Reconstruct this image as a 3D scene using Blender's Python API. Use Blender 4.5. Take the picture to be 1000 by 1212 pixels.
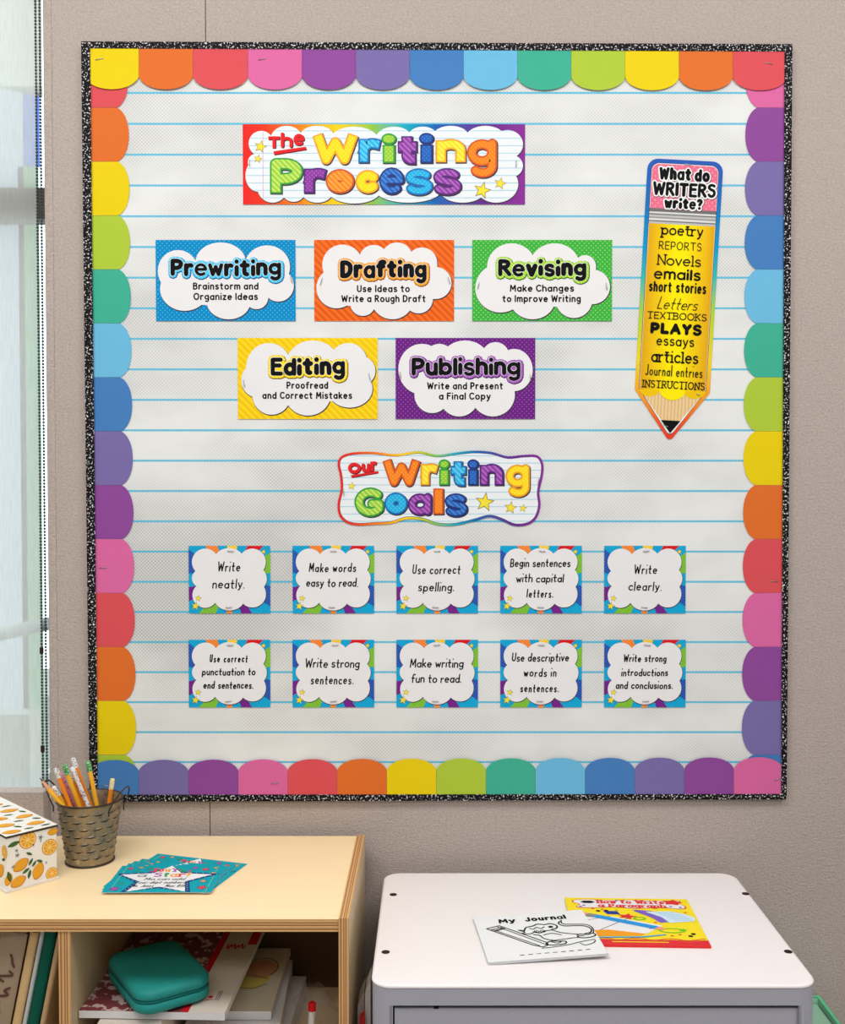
import bpy, bmesh, math, random
from mathutils import Vector, Matrix
random.seed(7)
sc = bpy.context.scene
COL = sc.collection
for o in list(bpy.data.objects):
    bpy.data.objects.remove(o)

# ------------------------------------------------------------------ camera
F = 1260.0                       # focal length in pixels of a 1000 x 1212 frame
PX, PY = 515.0, 606.0            # where the optical axis meets the frame
PITCH = math.atan(34 / F)
CAM = Vector((0, -1.726, 1.34))
cd = bpy.data.cameras.new('camera')
cam = bpy.data.objects.new('camera', cd); COL.objects.link(cam)
cam.location = CAM
cam.rotation_euler = (math.pi / 2 - PITCH, 0, 0)
cd.sensor_fit = 'HORIZONTAL'; cd.sensor_width = 36; cd.lens = 36 * F / 1000
cd.shift_x = (500 - PX) / 1212
cd.clip_start = 0.02
sc.camera = cam

# ------------------------------------------------------------------ light
sc.view_settings.view_transform = 'Standard'
sc.view_settings.look = 'None'
sc.view_settings.gamma = 1
sc.view_settings.use_curve_mapping = False
sc.view_settings.exposure = -0.05

W = bpy.data.worlds.new('world'); sc.world = W; W.use_nodes = True
nt = W.node_tree; nt.nodes.clear()
out = nt.nodes.new('ShaderNodeOutputWorld'); bg = nt.nodes.new('ShaderNodeBackground')
geo = nt.nodes.new('ShaderNodeTexCoord'); sep = nt.nodes.new('ShaderNodeSeparateXYZ')
rmp = nt.nodes.new('ShaderNodeValToRGB')
mr = nt.nodes.new('ShaderNodeMapRange'); mr.inputs[1].default_value = -1; mr.inputs[2].default_value = 1
nt.links.new(geo.outputs['Generated'], sep.inputs[0]); nt.links.new(sep.outputs['Y'], mr.inputs[0])
nt.links.new(mr.outputs[0], rmp.inputs[0]); nt.links.new(rmp.outputs[0], bg.inputs[0]); nt.links.new(bg.outputs[0], out.inputs[0])
rmp.color_ramp.elements[0].position = 0.42; rmp.color_ramp.elements[0].color = (.235, .235, .24, 1)     # the room behind the camera
rmp.color_ramp.elements[1].position = 0.60; rmp.color_ramp.elements[1].color = (2.7, 2.85, 2.9, 1)     # open sky outside the window
bg.inputs[1].default_value = 1.0

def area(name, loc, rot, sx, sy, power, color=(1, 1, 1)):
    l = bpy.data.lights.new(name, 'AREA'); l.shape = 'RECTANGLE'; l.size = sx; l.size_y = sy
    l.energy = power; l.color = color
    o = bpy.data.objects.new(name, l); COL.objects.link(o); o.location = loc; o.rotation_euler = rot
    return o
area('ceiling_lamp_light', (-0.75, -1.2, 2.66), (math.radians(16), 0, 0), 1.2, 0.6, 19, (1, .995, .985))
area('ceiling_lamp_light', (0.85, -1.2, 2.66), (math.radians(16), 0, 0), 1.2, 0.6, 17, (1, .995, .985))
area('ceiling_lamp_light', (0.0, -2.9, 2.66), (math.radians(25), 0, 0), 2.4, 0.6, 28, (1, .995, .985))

sl = bpy.data.lights.new('sun', 'SUN'); sl.energy = 3.2; sl.angle = .01
so = bpy.data.objects.new('sun', sl); COL.objects.link(so); so.rotation_euler = (math.radians(28), 0, 0)   # high sun, from behind the camera, over the roof onto the building outside

# ------------------------------------------------------------------ pixel helpers
_X = Vector((1, 0, 0)); _F = Vector((0, math.cos(PITCH), -math.sin(PITCH))); _U = Vector((0, math.sin(PITCH), math.cos(PITCH)))
def ray(px, py): return _F + _X * ((px - PX) / F) + _U * ((PY - py) / F)
def at_y(px, py, y):
    r = ray(px, py); return CAM + r * ((y - CAM.y) / r.y)
def at_z(px, py, z):
    r = ray(px, py); return CAM + r * ((z - CAM.z) / r.z)
def at_d(px, py, d): return at_y(px, py, CAM.y + d)

# ------------------------------------------------------------------ materials
def lin(c):
    c = c / 255.0
    return c / 12.92 if c <= .04045 else ((c + .055) / 1.055) ** 2.4
def S(r, g, b): return (lin(r), lin(g), lin(b), 1)
class NT:
    def __init__(s, name):
        s.m = bpy.data.materials.new(name); s.m.use_nodes = True; s.t = s.m.node_tree
        s.b = s.t.nodes['Principled BSDF']; s.out = s.t.nodes['Material Output']
    def n(s, typ, **kw):
        x = s.t.nodes.new(typ)
        for k, v in kw.items(): setattr(x, k, v)
        return x
    def l(s, a, b): s.t.links.new(a, b)
    def math(s, op, a, b=None, c=None):
        x = s.n('ShaderNodeMath', operation=op)
        for i, v in enumerate((a, b, c)):
            if v is None: continue
            if isinstance(v, (int, float)): x.inputs[i].default_value = v
            else: s.l(v, x.inputs[i])
        return x.outputs[0]
    def mix(s, f, a, b):
        x = s.n('ShaderNodeMix', data_type='RGBA')
        for sock, v in ((x.inputs[0], f), (x.inputs[6], a), (x.inputs[7], b)):
            if isinstance(v, (int, float, tuple)): sock.default_value = v
            else: s.l(v, sock)
        return x.outputs[2]
    def pos(s):
        g = s.n('ShaderNodeNewGeometry'); return g.outputs['Position']
    def xyz(s, v):
        x = s.n('ShaderNodeSeparateXYZ'); s.l(v, x.inputs[0]); return x.outputs
    def vec(s, a, b, c=0.0):
        x = s.n('ShaderNodeCombineXYZ')
        for i, v in enumerate((a, b, c)):
            if isinstance(v, (int, float)): x.inputs[i].default_value = v
            else: s.l(v, x.inputs[i])
        return x.outputs[0]
    def noise(s, v, scale, detail=3, rough=.5):
        x = s.n('ShaderNodeTexNoise'); s.l(v, x.inputs['Vector']); x.inputs['Scale'].default_value = scale
        x.inputs['Detail'].default_value = detail; x.inputs['Roughness'].default_value = rough
        return x.outputs['Fac']
    def map(s, v, rot=0, scale=(1, 1, 1)):
        x = s.n('ShaderNodeMapping'); s.l(v, x.inputs[0]); x.inputs['Rotation'].default_value = (0, 0, rot)
        x.inputs['Scale'].default_value = scale; return x.outputs[0]
    def ramp(s, f, stops, interp='LINEAR'):
        x = s.n('ShaderNodeValToRGB'); x.color_ramp.interpolation = interp; s.l(f, x.inputs[0])
        e = x.color_ramp.elements
        while len(e) < len(stops): e.new(0.5)
        for i, (p, c) in enumerate(stops): e[i].position = p; e[i].color = c
        return x.outputs[0]
    def bump(s, h, strength=.3, dist=.001):
        x = s.n('ShaderNodeBump'); s.l(h, x.inputs['Height']); x.inputs['Strength'].default_value = strength
        x.inputs['Distance'].default_value = dist; s.l(x.outputs[0], s.b.inputs['Normal'])
    def base(s, c):
        if isinstance(c, tuple): s.b.inputs['Base Color'].default_value = c
        else: s.l(c, s.b.inputs['Base Color'])
    def rough(s, r, spec=.3, metal=0):
        s.b.inputs['Roughness'].default_value = r; s.b.inputs['Specular IOR Level'].default_value = spec
        s.b.inputs['Metallic'].default_value = metal
MATS = {}
def M(name, col, rough=.65, spec=.08, metal=0):
    if name not in MATS:
        t = NT(name); t.base(S(*col)); t.rough(rough, spec, metal); MATS[name] = t.m
    return MATS[name]
def pat(name, c1, c2, kind, period, angle=45, plane='xz', duty=.5, rough=.6, soft=0):
    """printed stripes or dots"""
    if name in MATS: return MATS[name]
    t = NT(name); x, y, z = t.xyz(t.pos())
    v = t.vec(x, z if plane == 'xz' else y)
    v = t.map(v, math.radians(angle), (1 / period,) * 3)
    if kind == 'stripes':
        fx = t.math('FRACT', t.xyz(v)[0]); f = t.math('LESS_THAN', fx, duty)
    else:
        q = t.xyz(v); a = t.math('SUBTRACT', t.math('FRACT', q[0]), .5); b = t.math('SUBTRACT', t.math('FRACT', q[1]), .5)
        d = t.math('ADD', t.math('MULTIPLY', a, a), t.math('MULTIPLY', b, b)); f = t.math('LESS_THAN', d, duty * duty)
    t.base(t.mix(f, S(*c1), S(*c2))); t.rough(rough, .08); MATS[name] = t.m
    return t.m
def gradient(name, axis, a, b, stops):
    t = NT(name); q = t.xyz(t.pos())['XYZ'.index(axis)]
    r = t.n('ShaderNodeMapRange'); t.l(q, r.inputs[0]); r.inputs[1].default_value = a; r.inputs[2].default_value = b
    t.base(t.ramp(r.outputs[0], stops)); t.rough(.6, .08); MATS[name] = t.m
    return t.m

BLACK = M('black_ink', (18, 17, 18)); WHITE = M('white_card', (232, 230, 231)); WLINE = M('white_ink', (240, 240, 240))
METAL = M('staple_steel', (170, 170, 172), .35, .5, .9)

# ------------------------------------------------------------------ mesh builder
class MB:
    def __init__(s): s.v = []; s.f = []; s.mi = []; s.mats = []; s.smooth = []
    def m(s, mat):
        if mat not in s.mats: s.mats.append(mat)
        return s.mats.index(mat)
    def face(s, pts, mat, smooth=False):
        i = len(s.v); s.v += [Vector(p) for p in pts]; s.f.append(list(range(i, i + len(pts)))); s.mi.append(s.m(mat)); s.smooth.append(smooth)
    def grid(s, rows, mat, smooth=True, closed=False):
        i = len(s.v); n = len(rows[0])
        for r in rows: s.v += [Vector(p) for p in r]
        for a in range(len(rows) - 1):
            for b in range(n if closed else n - 1):
                c = (b + 1) % n
                s.f.append([i + a * n + b, i + a * n + c, i + (a + 1) * n + c, i + (a + 1) * n + b]); s.mi.append(s.m(mat)); s.smooth.append(smooth)
    def prism(s, poly, d, mat, side=None):
        """poly: 3-D points, extruded along vector d"""
        d = Vector(d); poly = [Vector(p) for p in poly]; top = [p + d for p in poly]
        s.face(top, mat); s.face(list(reversed(poly)), side or mat)
        for k in range(len(poly)):
            j = (k + 1) % len(poly); s.face([poly[k], poly[j], top[j], top[k]], side or mat)
    def box(s, a, b, mat, fr=None):
        (x0, y0, z0), (x1, y1, z1) = a, b
        P = [Vector((x, y, z)) for x in (x0, x1) for y in (y0, y1) for z in (z0, z1)]
        for k, q in enumerate(((0, 1, 3, 2), (4, 6, 7, 5), (0, 4, 5, 1), (2, 3, 7, 6), (0, 2, 6, 4), (1, 5, 7, 3))):
            s.face([P[i] for i in q], (fr or {}).get(k, mat))       # order: -x +x -y +y -z +z
    def obox(s, o, u, v, w, mat, fr=None):
        o, u, v, w = Vector(o), Vector(u), Vector(v), Vector(w)
        P = [o + u * i + v * j + w * k for i in (0, 1) for j in (0, 1) for k in (0, 1)]
        for k, q in enumerate(((0, 1, 3, 2), (4, 6, 7, 5), (0, 4, 5, 1), (2, 3, 7, 6), (0, 2, 6, 4), (1, 5, 7, 3))):
            s.face([P[i] for i in q], (fr or {}).get(k, mat))
    def tube(s, pts, r, mat, n=10, caps=True, closed=False):
        pts = [Vector(p) for p in pts]; rows = []
        rs = r if isinstance(r, (list, tuple)) else [r] * len(pts)
        up = Vector((.3, .2, .9))
        for k, p in enumerate(pts):
            if closed: t = pts[(k + 1) % len(pts)] - pts[k - 1]
            else: t = pts[min(k + 1, len(pts) - 1)] - pts[max(k - 1, 0)]
            t.normalize(); a = t.cross(up)
            if a.length < 1e-4: a = t.cross(Vector((1, 0, 0)))
            a.normalize(); b = t.cross(a)
            rows.append([p + (a * math.cos(2 * math.pi * i / n) + b * math.sin(2 * math.pi * i / n)) * rs[k] for i in range(n)])
        if closed: rows.append(rows[0])
        s.grid(rows, mat, True, True)
        if caps and not closed: s.face(list(reversed(rows[0])), mat); s.face(rows[-1], mat)
    def lathe(s, c, prof, mat, n=40, capb=True):
        c = Vector(c)
        rows = [[c + Vector((r * math.cos(2 * math.pi * i / n), r * math.sin(2 * math.pi * i / n), z)) for i in range(n)] for r, z in prof]
        s.grid(rows, mat, True, True)
    def ball(s, c, r, mat, n=8, m=6):
        s.lathe(c, [(max(r * math.sin(math.pi * k / m), 1e-5), -r * math.cos(math.pi * k / m)) for k in range(m + 1)], mat, n)
    def build(s, name, loc=None, parent=None, weld=False, bevel=0, seg=2):
        if parent is not None: org = Vector(parent['org'])
        else: org = Vector(loc) if loc is not None else Vector((0, 0, 0))
        me = bpy.data.meshes.new(name); me.from_pydata([tuple(p - org) for p in s.v], [], s.f)
        for mt in s.mats: me.materials.append(mt)
        me.polygons.foreach_set('material_index', s.mi); me.polygons.foreach_set('use_smooth', s.smooth)
        if weld:
            bm = bmesh.new(); bm.from_mesh(me); bmesh.ops.remove_doubles(bm, verts=bm.verts, dist=1e-5)
            bmesh.ops.recalc_face_normals(bm, faces=bm.faces); bm.to_mesh(me); bm.free()
        me.update()
        o = bpy.data.objects.new(name, me); COL.objects.link(o)
        if parent is not None: o.parent = parent; o['org'] = tuple(org)
        else: o.location = org; o['org'] = tuple(org)
        if bevel:
            b = o.modifiers.new('bevel', 'BEVEL'); b.width = bevel; b.segments = seg; b.limit_method = 'ANGLE'; b.harden_normals = False
        return o
def tag(o, label=None, cat=None, group=None, kind=None):
    if label: o['label'] = label
    if cat: o['category'] = cat
    if group: o['group'] = group
    if kind: o['kind'] = kind
    return o
def thing(name, label, cat, loc, group=None):
    o = bpy.data.objects.new(name, None); COL.objects.link(o); o.location = loc; o['org'] = tuple(loc); o.empty_display_size = .02
    return tag(o, label, cat, group)
def structure(o): o['kind'] = 'structure'; return o

# ------------------------------------------------------------------ letters: single-stroke skeletons
def arc(cx, cy, rx, ry, a, b, n=12):
    return [(cx + rx * math.cos(math.radians(a + (b - a) * k / n)), cy + ry * math.sin(math.radians(a + (b - a) * k / n))) for k in range(n + 1)]
X = .66
G = {
 'a': (.52, [arc(.26, .3, .26, .3, 0, 360, 16), [(.52, .62), (.52, 0)]]),
 'b': (.54, [[(0, 1), (0, 0)], arc(.27, .3, .26, .3, 0, 360, 16)]),
 'c': (.48, [arc(.28, .31, .28, .31, 45, 315)]),
 'd': (.52, [arc(.26, .3, .26, .3, 0, 360, 16), [(.52, 1), (.52, 0)]]),
 'e': (.54, [[(.02, .33)] + [(.53, .33)] + arc(.27, .31, .26, .31, 5, 310, 14)]),
 'f': (.4, [arc(.32, .8, .18, .2, 50, 180, 8) + [(.14, 0)], [(0, .6), (.36, .6)]]),
 'g': (.52, [arc(.26, .34, .26, .28, 0, 360, 16), [(.52, .64), (.52, -.1)] + arc(.28, -.1, .24, .22, 0, -140, 8)]),
 'h': (.48, [[(0, 1), (0, 0)], [(0, .3)] + arc(.24, .38, .24, .26, 170, 0, 8) + [(.48, 0)]]),
 'i': (.0, [[(0, .62), (0, 0)], [(0, .9), (0, .91)]]),
 'j': (.2, [[(.2, .62), (.2, -.12)] + arc(.02, -.12, .18, .2, 0, -110, 6), [(.2, .9), (.2, .91)]]),
 'k': (.44, [[(0, 1), (0, 0)], [(.4, .62), (0, .26)], [(.14, .38), (.44, 0)]]),
 'l': (.0, [[(0, 1), (0, 0)]]),
 'm': (.8, [[(0, .62), (0, 0)], [(0, .34)] + arc(.2, .4, .2, .24, 170, 0, 7) + [(.4, 0)], [(.4, .34)] + arc(.6, .4, .2, .24, 170, 0, 7) + [(.8, 0)]]),
 'n': (.46, [[(0, .62), (0, 0)], [(0, .32)] + arc(.23, .38, .23, .26, 170, 0, 8) + [(.46, 0)]]),
 'o': (.56, [arc(.28, .31, .28, .31, 90, 450, 18)]),
 'p': (.54, [[(0, .62), (0, -.3)], arc(.27, .32, .26, .3, 0, 360, 16)]),
 'q': (.52, [arc(.26, .32, .26, .3, 0, 360, 16), [(.52, .62), (.52, -.3)]]),
 'r': (.34, [[(0, .62), (0, 0)], [(0, .32)] + arc(.24, .36, .22, .26, 165, 65, 6)]),
 's': (.42, [arc(.22, .47, .19, .17, 35, 200, 8) + [(.2, .33)] + arc(.22, .16, .2, .165, 60, -150, 9)]),
 't': (.4, [[(.17, .92), (.17, .14)] + arc(.31, .14, .14, .14, 180, 280, 5), [(0, .62), (.38, .62)]]),
 'u': (.46, [[(0, .62), (0, .24)] + arc(.23, .24, .23, .24, 180, 350, 8), [(.46, .62), (.46, 0)]]),
 'v': (.46, [[(0, .62), (.23, 0), (.46, .62)]]),
 'w': (.68, [[(0, .62), (.17, 0), (.34, .5), (.51, 0), (.68, .62)]]),
 'x': (.44, [[(0, .62), (.44, 0)], [(.44, .62), (0, 0)]]),
 'y': (.48, [[(0, .62), (.24, .04)], [(.48, .62), (.2, -.18), (.04, -.3)]]),
 'z': (.42, [[(0, .62), (.42, .62), (0, 0), (.42, 0)]]),
 'A': (.66, [[(0, 0), (.33, 1), (.66, 0)], [(.12, .34), (.54, .34)]]),
 'B': (.52, [[(0, 0), (0, 1)], [(0, 1), (.22, 1)] + arc(.24, .77, .24, .23, 80, -90, 7) + [(0, .54)], [(.24, .54)] + arc(.26, .27, .27, .27, 80, -90, 7) + [(0, 0)]]),
 'C': (.6, [arc(.36, .5, .36, .5, 45, 315, 14)]),
 'D': (.6, [[(0, 0), (0, 1), (.18, 1)] + arc(.2, .5, .4, .5, 80, -80, 12) + [(0, 0)]]),
 'E': (.48, [[(.48, 1), (0, 1), (0, 0), (.48, 0)], [(0, .52), (.42, .52)]]),
 'F': (.46, [[(.46, 1), (0, 1), (0, 0)], [(0, .52), (.38, .52)]]),
 'G': (.68, [arc(.37, .5, .37, .5, 50, 320, 14) + [(.66, .42), (.42, .42)]]),
 'H': (.58, [[(0, 0), (0, 1)], [(.58, 0), (.58, 1)], [(0, .52), (.58, .52)]]),
 'I': (.0, [[(0, 0), (0, 1)]]),
 'J': (.42, [[(.42, 1), (.42, .24)] + arc(.21, .24, .21, .24, 0, -160, 8)]),
 'K': (.54, [[(0, 0), (0, 1)], [(.52, 1), (0, .42)], [(.16, .58), (.54, 0)]]),
 'L': (.44, [[(0, 1), (0, 0), (.44, 0)]]),
 'M': (.72, [[(0, 0), (.06, 1), (.36, .3), (.66, 1), (.72, 0)]]),
 'N': (.56, [[(0, 0), (0, 1), (.56, 0), (.56, 1)]]),
 'O': (.72, [arc(.36, .5, .36, .5, 90, 450, 22)]),
 'P': (.52, [[(0, 0), (0, 1), (.22, 1)] + arc(.24, .7, .28, .3, 85, -90, 8) + [(0, .4)]]),
 'R': (.56, [[(0, 0), (0, 1), (.22, 1)] + arc(.24, .74, .26, .26, 85, -90, 8) + [(0, .46)], [(.22, .46), (.56, 0)]]),
 'S': (.5, [arc(.26, .74, .24, .26, 35, 205, 9) + [(.24, .51)] + arc(.25, .26, .25, .26, 65, -150, 10)]),
 'T': (.6, [[(0, 1), (.6, 1)], [(.3, 1), (.3, 0)]]),
 'U': (.56, [[(0, 1), (0, .3)] + arc(.28, .3, .28, .3, 180, 360, 10) + [(.56, 1)]]),
 'V': (.6, [[(0, 1), (.3, 0), (.6, 1)]]),
 'W': (.9, [[(0, 1), (.2, 0), (.45, .82), (.7, 0), (.9, 1)]]),
 'X': (.54, [[(0, 1), (.54, 0)], [(.54, 1), (0, 0)]]),
 'Y': (.56, [[(0, 1), (.28, .5), (.56, 1)], [(.28, .5), (.28, 0)]]),
 '.': (.0, [[(0, 0), (0, .01)]]), "'": (.0, [[(0, 1), (0, .8)]]), '!': (.0, [[(0, 1), (0, .38)], [(0, 0), (0, .01)]]),
 '?': (.42, [arc(.2, .76, .2, .24, 160, -60, 9) + [(.2, .38)], [(.2, 0), (.2, .01)]]),
 '-': (.3, [[(0, .32), (.3, .32)]]), '8': (.46, [arc(.23, .76, .2, .24, 0, 360, 12), arc(.23, .27, .23, .27, 0, 360, 12)]),
 ' ': (.12, []),
}
class Print:
    """flat printing on a sheet: (px, py) in photograph pixels around (cx, cy) -> frame O, U, V with normal N"""
    H = .00012
    def __init__(s, mb, O, U, V, N, cx=0, cy=0, su=1, sv=None):
        s.mb = mb; s.O = Vector(O); s.U = Vector(U) * su; s.V = Vector(V) * (sv or su); s.N = Vector(N); s.cx = cx; s.cy = cy; s.k = 0
    def p(s, x, y, L=0): return s.O + s.U * (x - s.cx) + s.V * (s.cy - y) + s.N * (L * s.H)
    def poly(s, pts, mat, L):
        ar = sum(pts[i - 1][0] * pts[i][1] - pts[i][0] * pts[i - 1][1] for i in range(len(pts)))
        if ar > 0: pts = pts[::-1]
        s.k += 1; q = L + (s.k % 30) * .024        # overlapping pieces of one ink layer lie micrometres apart
        s.mb.face([s.p(x, y, q) for x, y in pts], mat)
    def rect(s, x0, y0, x1, y1, mat, L): s.poly([(x0, y0), (x0, y1), (x1, y1), (x1, y0)], mat, L)
    def disc(s, x, y, rx, ry, mat, L, n=28, a0=0):
        s.poly([(x + rx * math.cos(a0 - 2 * math.pi * k / n), y + ry * math.sin(a0 - 2 * math.pi * k / n)) for k in range(n)], mat, L)
    def stroke(s, pts, r, mat, L, cap='round', n=10):
        for k in range(len(pts) - 1):
            (ax, ay), (bx, by) = pts[k], pts[k + 1]; dx, dy = bx - ax, by - ay; d = math.hypot(dx, dy)
            if d < 1e-6: continue
            dx, dy = dx / d, dy / d; nx, ny = -dy * r, dx * r
            e0 = r * .82 if (cap == 'square' and k == 0 and d > .05 * r) else 0
            e1 = r * .82 if (cap == 'square' and k == len(pts) - 2 and d > .05 * r) else 0
            ax, ay, bx, by = ax - dx * e0, ay - dy * e0, bx + dx * e1, by + dy * e1
            s.poly([(ax + nx, ay + ny), (bx + nx, by + ny), (bx - nx, by - ny), (ax - nx, ay - ny)], mat, L)
        for k, (x, y) in enumerate(pts):
            if cap == 'square' and k in (0, len(pts) - 1) and len(pts) > 1 and math.hypot(pts[1][0] - pts[0][0], pts[1][1] - pts[0][1]) > .3 * r: continue
            if 0 < k < len(pts) - 1:          # skip joint discs on nearly straight joints
                a = math.atan2(pts[k][1] - pts[k - 1][1], pts[k][0] - pts[k - 1][0]); b = math.atan2(pts[k + 1][1] - pts[k][1], pts[k + 1][0] - pts[k][0])
                if abs((a - b + math.pi) % (2 * math.pi) - math.pi) < .08: continue
            s.disc(x, y, r, r, mat, L, n)
    def star(s, x, y, r, mat, L, rot=0, k=.42, edge=None):
        def pts(R): return [(x + R * (1 if i % 2 == 0 else k) * math.sin(math.pi * i / 5 + rot), y - R * (1 if i % 2 == 0 else k) * math.cos(math.pi * i / 5 + rot)) for i in range(10)]
        if edge: s.poly(pts(r * 1.22), edge, L)
        s.poly(pts(r), mat, L + 1)
    RF = {'e': .66, 'a': .78, 's': .76, 'g': .84, 'b': .92, 'd': .92, 'p': .92, 'R': .86, 'S': .8, 'E': .84, 'B': .78, 'w': .86, 'W': .88, 'm': .84, 'o': .95, 'A': .9, '?': .85, 'k': .9, 'x': .9, 'G': .9}
    def glyphs(s, text, x0, x1, base, cap, r, xh=X, gap=.0, slant=0, space=None, serif=False, wob=0):
        """lay out a line. cap: full height of capitals, x0..x1: full width; gives (radius, strokes) per letter"""
        res = []; bold = r > .1 * cap
        adv = 2 * r + gap; sp = space if space is not None else cap * .22
        nl = sum(1 for c in text if c != ' '); ns = text.count(' ')
        tot = sum(G[c][0] for c in text if c != ' ')
        thin = sum(1 for c in text if c in 'ilI') * (serif * 1.3 if serif else 0)
        wx = (x1 - x0 - nl * adv + gap - ns * sp - thin) / max(tot, .1); x = x0 + r
        rnd = random.Random(text)
        for i, c in enumerate(text):
            if c == ' ': x += sp; continue
            w, sts = G[c]; o = []; dy = (rnd.random() - .5) * wob * cap
            q_ = r * s.RF.get(c, 1) if bold else r; h = cap - 2 * q_; bl = base - q_; dx = r - q_
            if serif and c in 'ilI': x += serif * .65
            for st in sts:
                q = []
                for (gx, gy) in st:
                    yy = gy * xh / X if gy <= X else xh + (gy - X) * (1 - xh) / (1 - X)
                    if c in 'ij':
                        if gy > X: yy = 1.0 + (gy - .9)
                        elif gy > .5: yy = min(yy, 1 - (2.35 * q_ + .3) / h)
                    q.append((x - dx + gx * (wx + 2 * dx / max(w, .2)) + (yy * h) * slant, bl - yy * h + dy))
                o.append(q)
                if serif and c not in ".oOce'CSsG?":
                    for n_, ((ex, ey), (fx, fy)) in enumerate(((q[0], q[1]), (q[-1], q[-2]))):
                        if c == 'T' and n_ == 0: continue
                        if abs(ex - fx) < .35 * abs(ey - fy) and abs(ey - fy) > h * .2:
                            o.append([(ex - serif, ey), (ex + serif * (0 if c in 'bdhlprnmiku' and n_ == 0 else 1), ey)])
            res.append((q_, o)); x += w * wx + adv
            if serif and c in 'ilI': x += serif * .65
        return res
    def text(s, text, x0, x1, base, cap, r, mat, L, cap_style='round', n=8, dr=0, off=(0, 0), **kw):
        for q, o in s.glyphs(text, x0, x1, base, cap, r, **kw):
            for st in o: s.stroke([(x + off[0], y + off[1]) for x, y in st], q + dr + (r - q) * (0 if dr < 1 else 1), mat, L, cap_style, n)
    def letter(s, c, x0, y0, x1, y1, r):
        """strokes of one letter fitted to its box"""
        w, sts = G[c]; xs = [p[0] for st in sts for p in st]; ys = [p[1] for st in sts for p in st]
        ax, bx, ay, by = min(xs), max(xs), min(ys), max(ys)
        def m(p):
            x = (x0 + x1) / 2 if bx - ax < .05 else x0 + r + (p[0] - ax) / (bx - ax) * (x1 - x0 - 2 * r)
            return (x, y1 - r - (p[1] - ay) / (by - ay) * (y1 - y0 - 2 * r))
        return [[m(p) for p in st] for st in sts]
    def cloud(s, discs, core, mat, L, edge=None, grow=.9, off=(.6, .8), n=36):
        if edge:
            for x, y, rx, ry in discs: s.disc(x + off[0], y + off[1], rx + grow, ry + grow, edge, L, n)
        for x, y, rx, ry in discs: s.disc(x, y, rx, ry, mat, L + 1, n)
        for c in core: s.rect(*c, mat, L + 1)
    def hlines(s, discs, core, ys, mat, L, w=.35, lim=None):
        for y in ys:
            iv = [(c[0], c[2]) for c in core if c[1] <= y <= c[3]]
            for cx, cy, rx, ry in discs:
                t = 1 - ((y - cy) / ry) ** 2
                if t > 0: iv.append((cx - rx * math.sqrt(t), cx + rx * math.sqrt(t)))
            iv.sort(); cur = None
            for a, b in iv + [(1e9, 1e9)]:
                if cur and a <= cur[1]: cur[1] = max(cur[1], b)
                else:
                    if cur: s.rect(cur[0] + .3, y - w, cur[1] - .3, y + w, mat, L)
                    cur = [a, b]
def smooth_closed(pts, k=6):
    o = []; n = len(pts)
    for i in range(n):
        p0, p1, p2, p3 = (Vector((*pts[(i + j) % n], 0)) for j in (-1, 0, 1, 2))
        for j in range(k):
            t = j / k
            q = .5 * ((2 * p1) + (p2 - p0) * t + (2 * p0 - 5 * p1 + 4 * p2 - p3) * t * t + (3 * p1 - p0 - 3 * p2 + p3) * t ** 3)
            o.append((q.x, q.y))
    return o
def smooth_open(pts, k=5):
    q = [pts[0]] + list(pts) + [pts[-1]]; o = []
    for i in range(1, len(q) - 2):
        p0, p1, p2, p3 = (Vector((*q[i + j], 0)) for j in (-1, 0, 1, 2))
        for j in range(k):
            t = j / k
            z = .5 * ((2 * p1) + (p2 - p0) * t + (2 * p0 - 5 * p1 + 4 * p2 - p3) * t * t + (3 * p1 - p0 - 3 * p2 + p3) * t ** 3)
            o.append((z.x, z.y))
    return o + [pts[-1]]
def inset(pts, d):
    o = []; n = len(pts)
    for i in range(n):
        a, b = Vector((*pts[i - 1], 0)), Vector((*pts[(i + 1) % n], 0)); t = (b - a).normalized()
        o.append((pts[i][0] - t.y * d, pts[i][1] + t.x * d))
    return o

# ================================================================== THE SETTING
WALLC = (187, 175, 164)
def wall_mat():
    t = NT('wall_vinyl'); p = t.pos(); x, y, z = t.xyz(p)
    v = t.vec(x, z); d = t.map(v, math.radians(38), (130, 420, 1))
    fine = t.noise(p, 260, 4, .7); str_ = t.noise(d, 1.0, 2, .5); big = t.noise(p, 1.3, 3)
    c = t.mix(t.math('MULTIPLY_ADD', t.math('SUBTRACT', fine, .5), 2.0, .5), S(168, 153, 145), S(206, 194, 187)); c = t.mix(t.math('MULTIPLY', str_, .35), c, S(168, 152, 140))
    c = t.mix(t.math('MULTIPLY', big, .25), c, S(178, 163, 156)); t.base(c); t.rough(.75, .2)
    t.bump(t.math('ADD', fine, t.math('MULTIPLY', str_, .6)), .8, .002); return t.m
WALL = wall_mat()
GROOVE = M('seam_adhesive', (126, 98, 62)); DARK = M('dark_gap', (30, 27, 26))
OPX = at_y(57, 400, 0).x                    # right jamb of the window opening
ZB = at_y(58, 978, 0).z                     # bottom of the window opening
SEAM = at_y(248.5, 500, 0).x
mb = MB()
mb.box((SEAM + .0008, 0, 0), (2.4, .1, 2.75), WALL)
mb.box((OPX, 0, 0), (SEAM - .0008, .1, 2.75), WALL)
mb.box((-2.2, 0, 0), (OPX, .1, ZB), WALL)
mb.box((-2.2, 0, 2.45), (OPX, .1, 2.75), WALL)
mb.box((SEAM - .0008, .002, 0), (SEAM + .0008, .1, 2.75), GROOVE)
structure(mb.build('wall_back'))
t = NT('carpet'); p = t.pos(); t.base(t.mix(t.noise(p, 500, 2), S(140, 134, 130), S(186, 180, 172))); t.rough(.95, .05); CARPET = t.m
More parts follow.
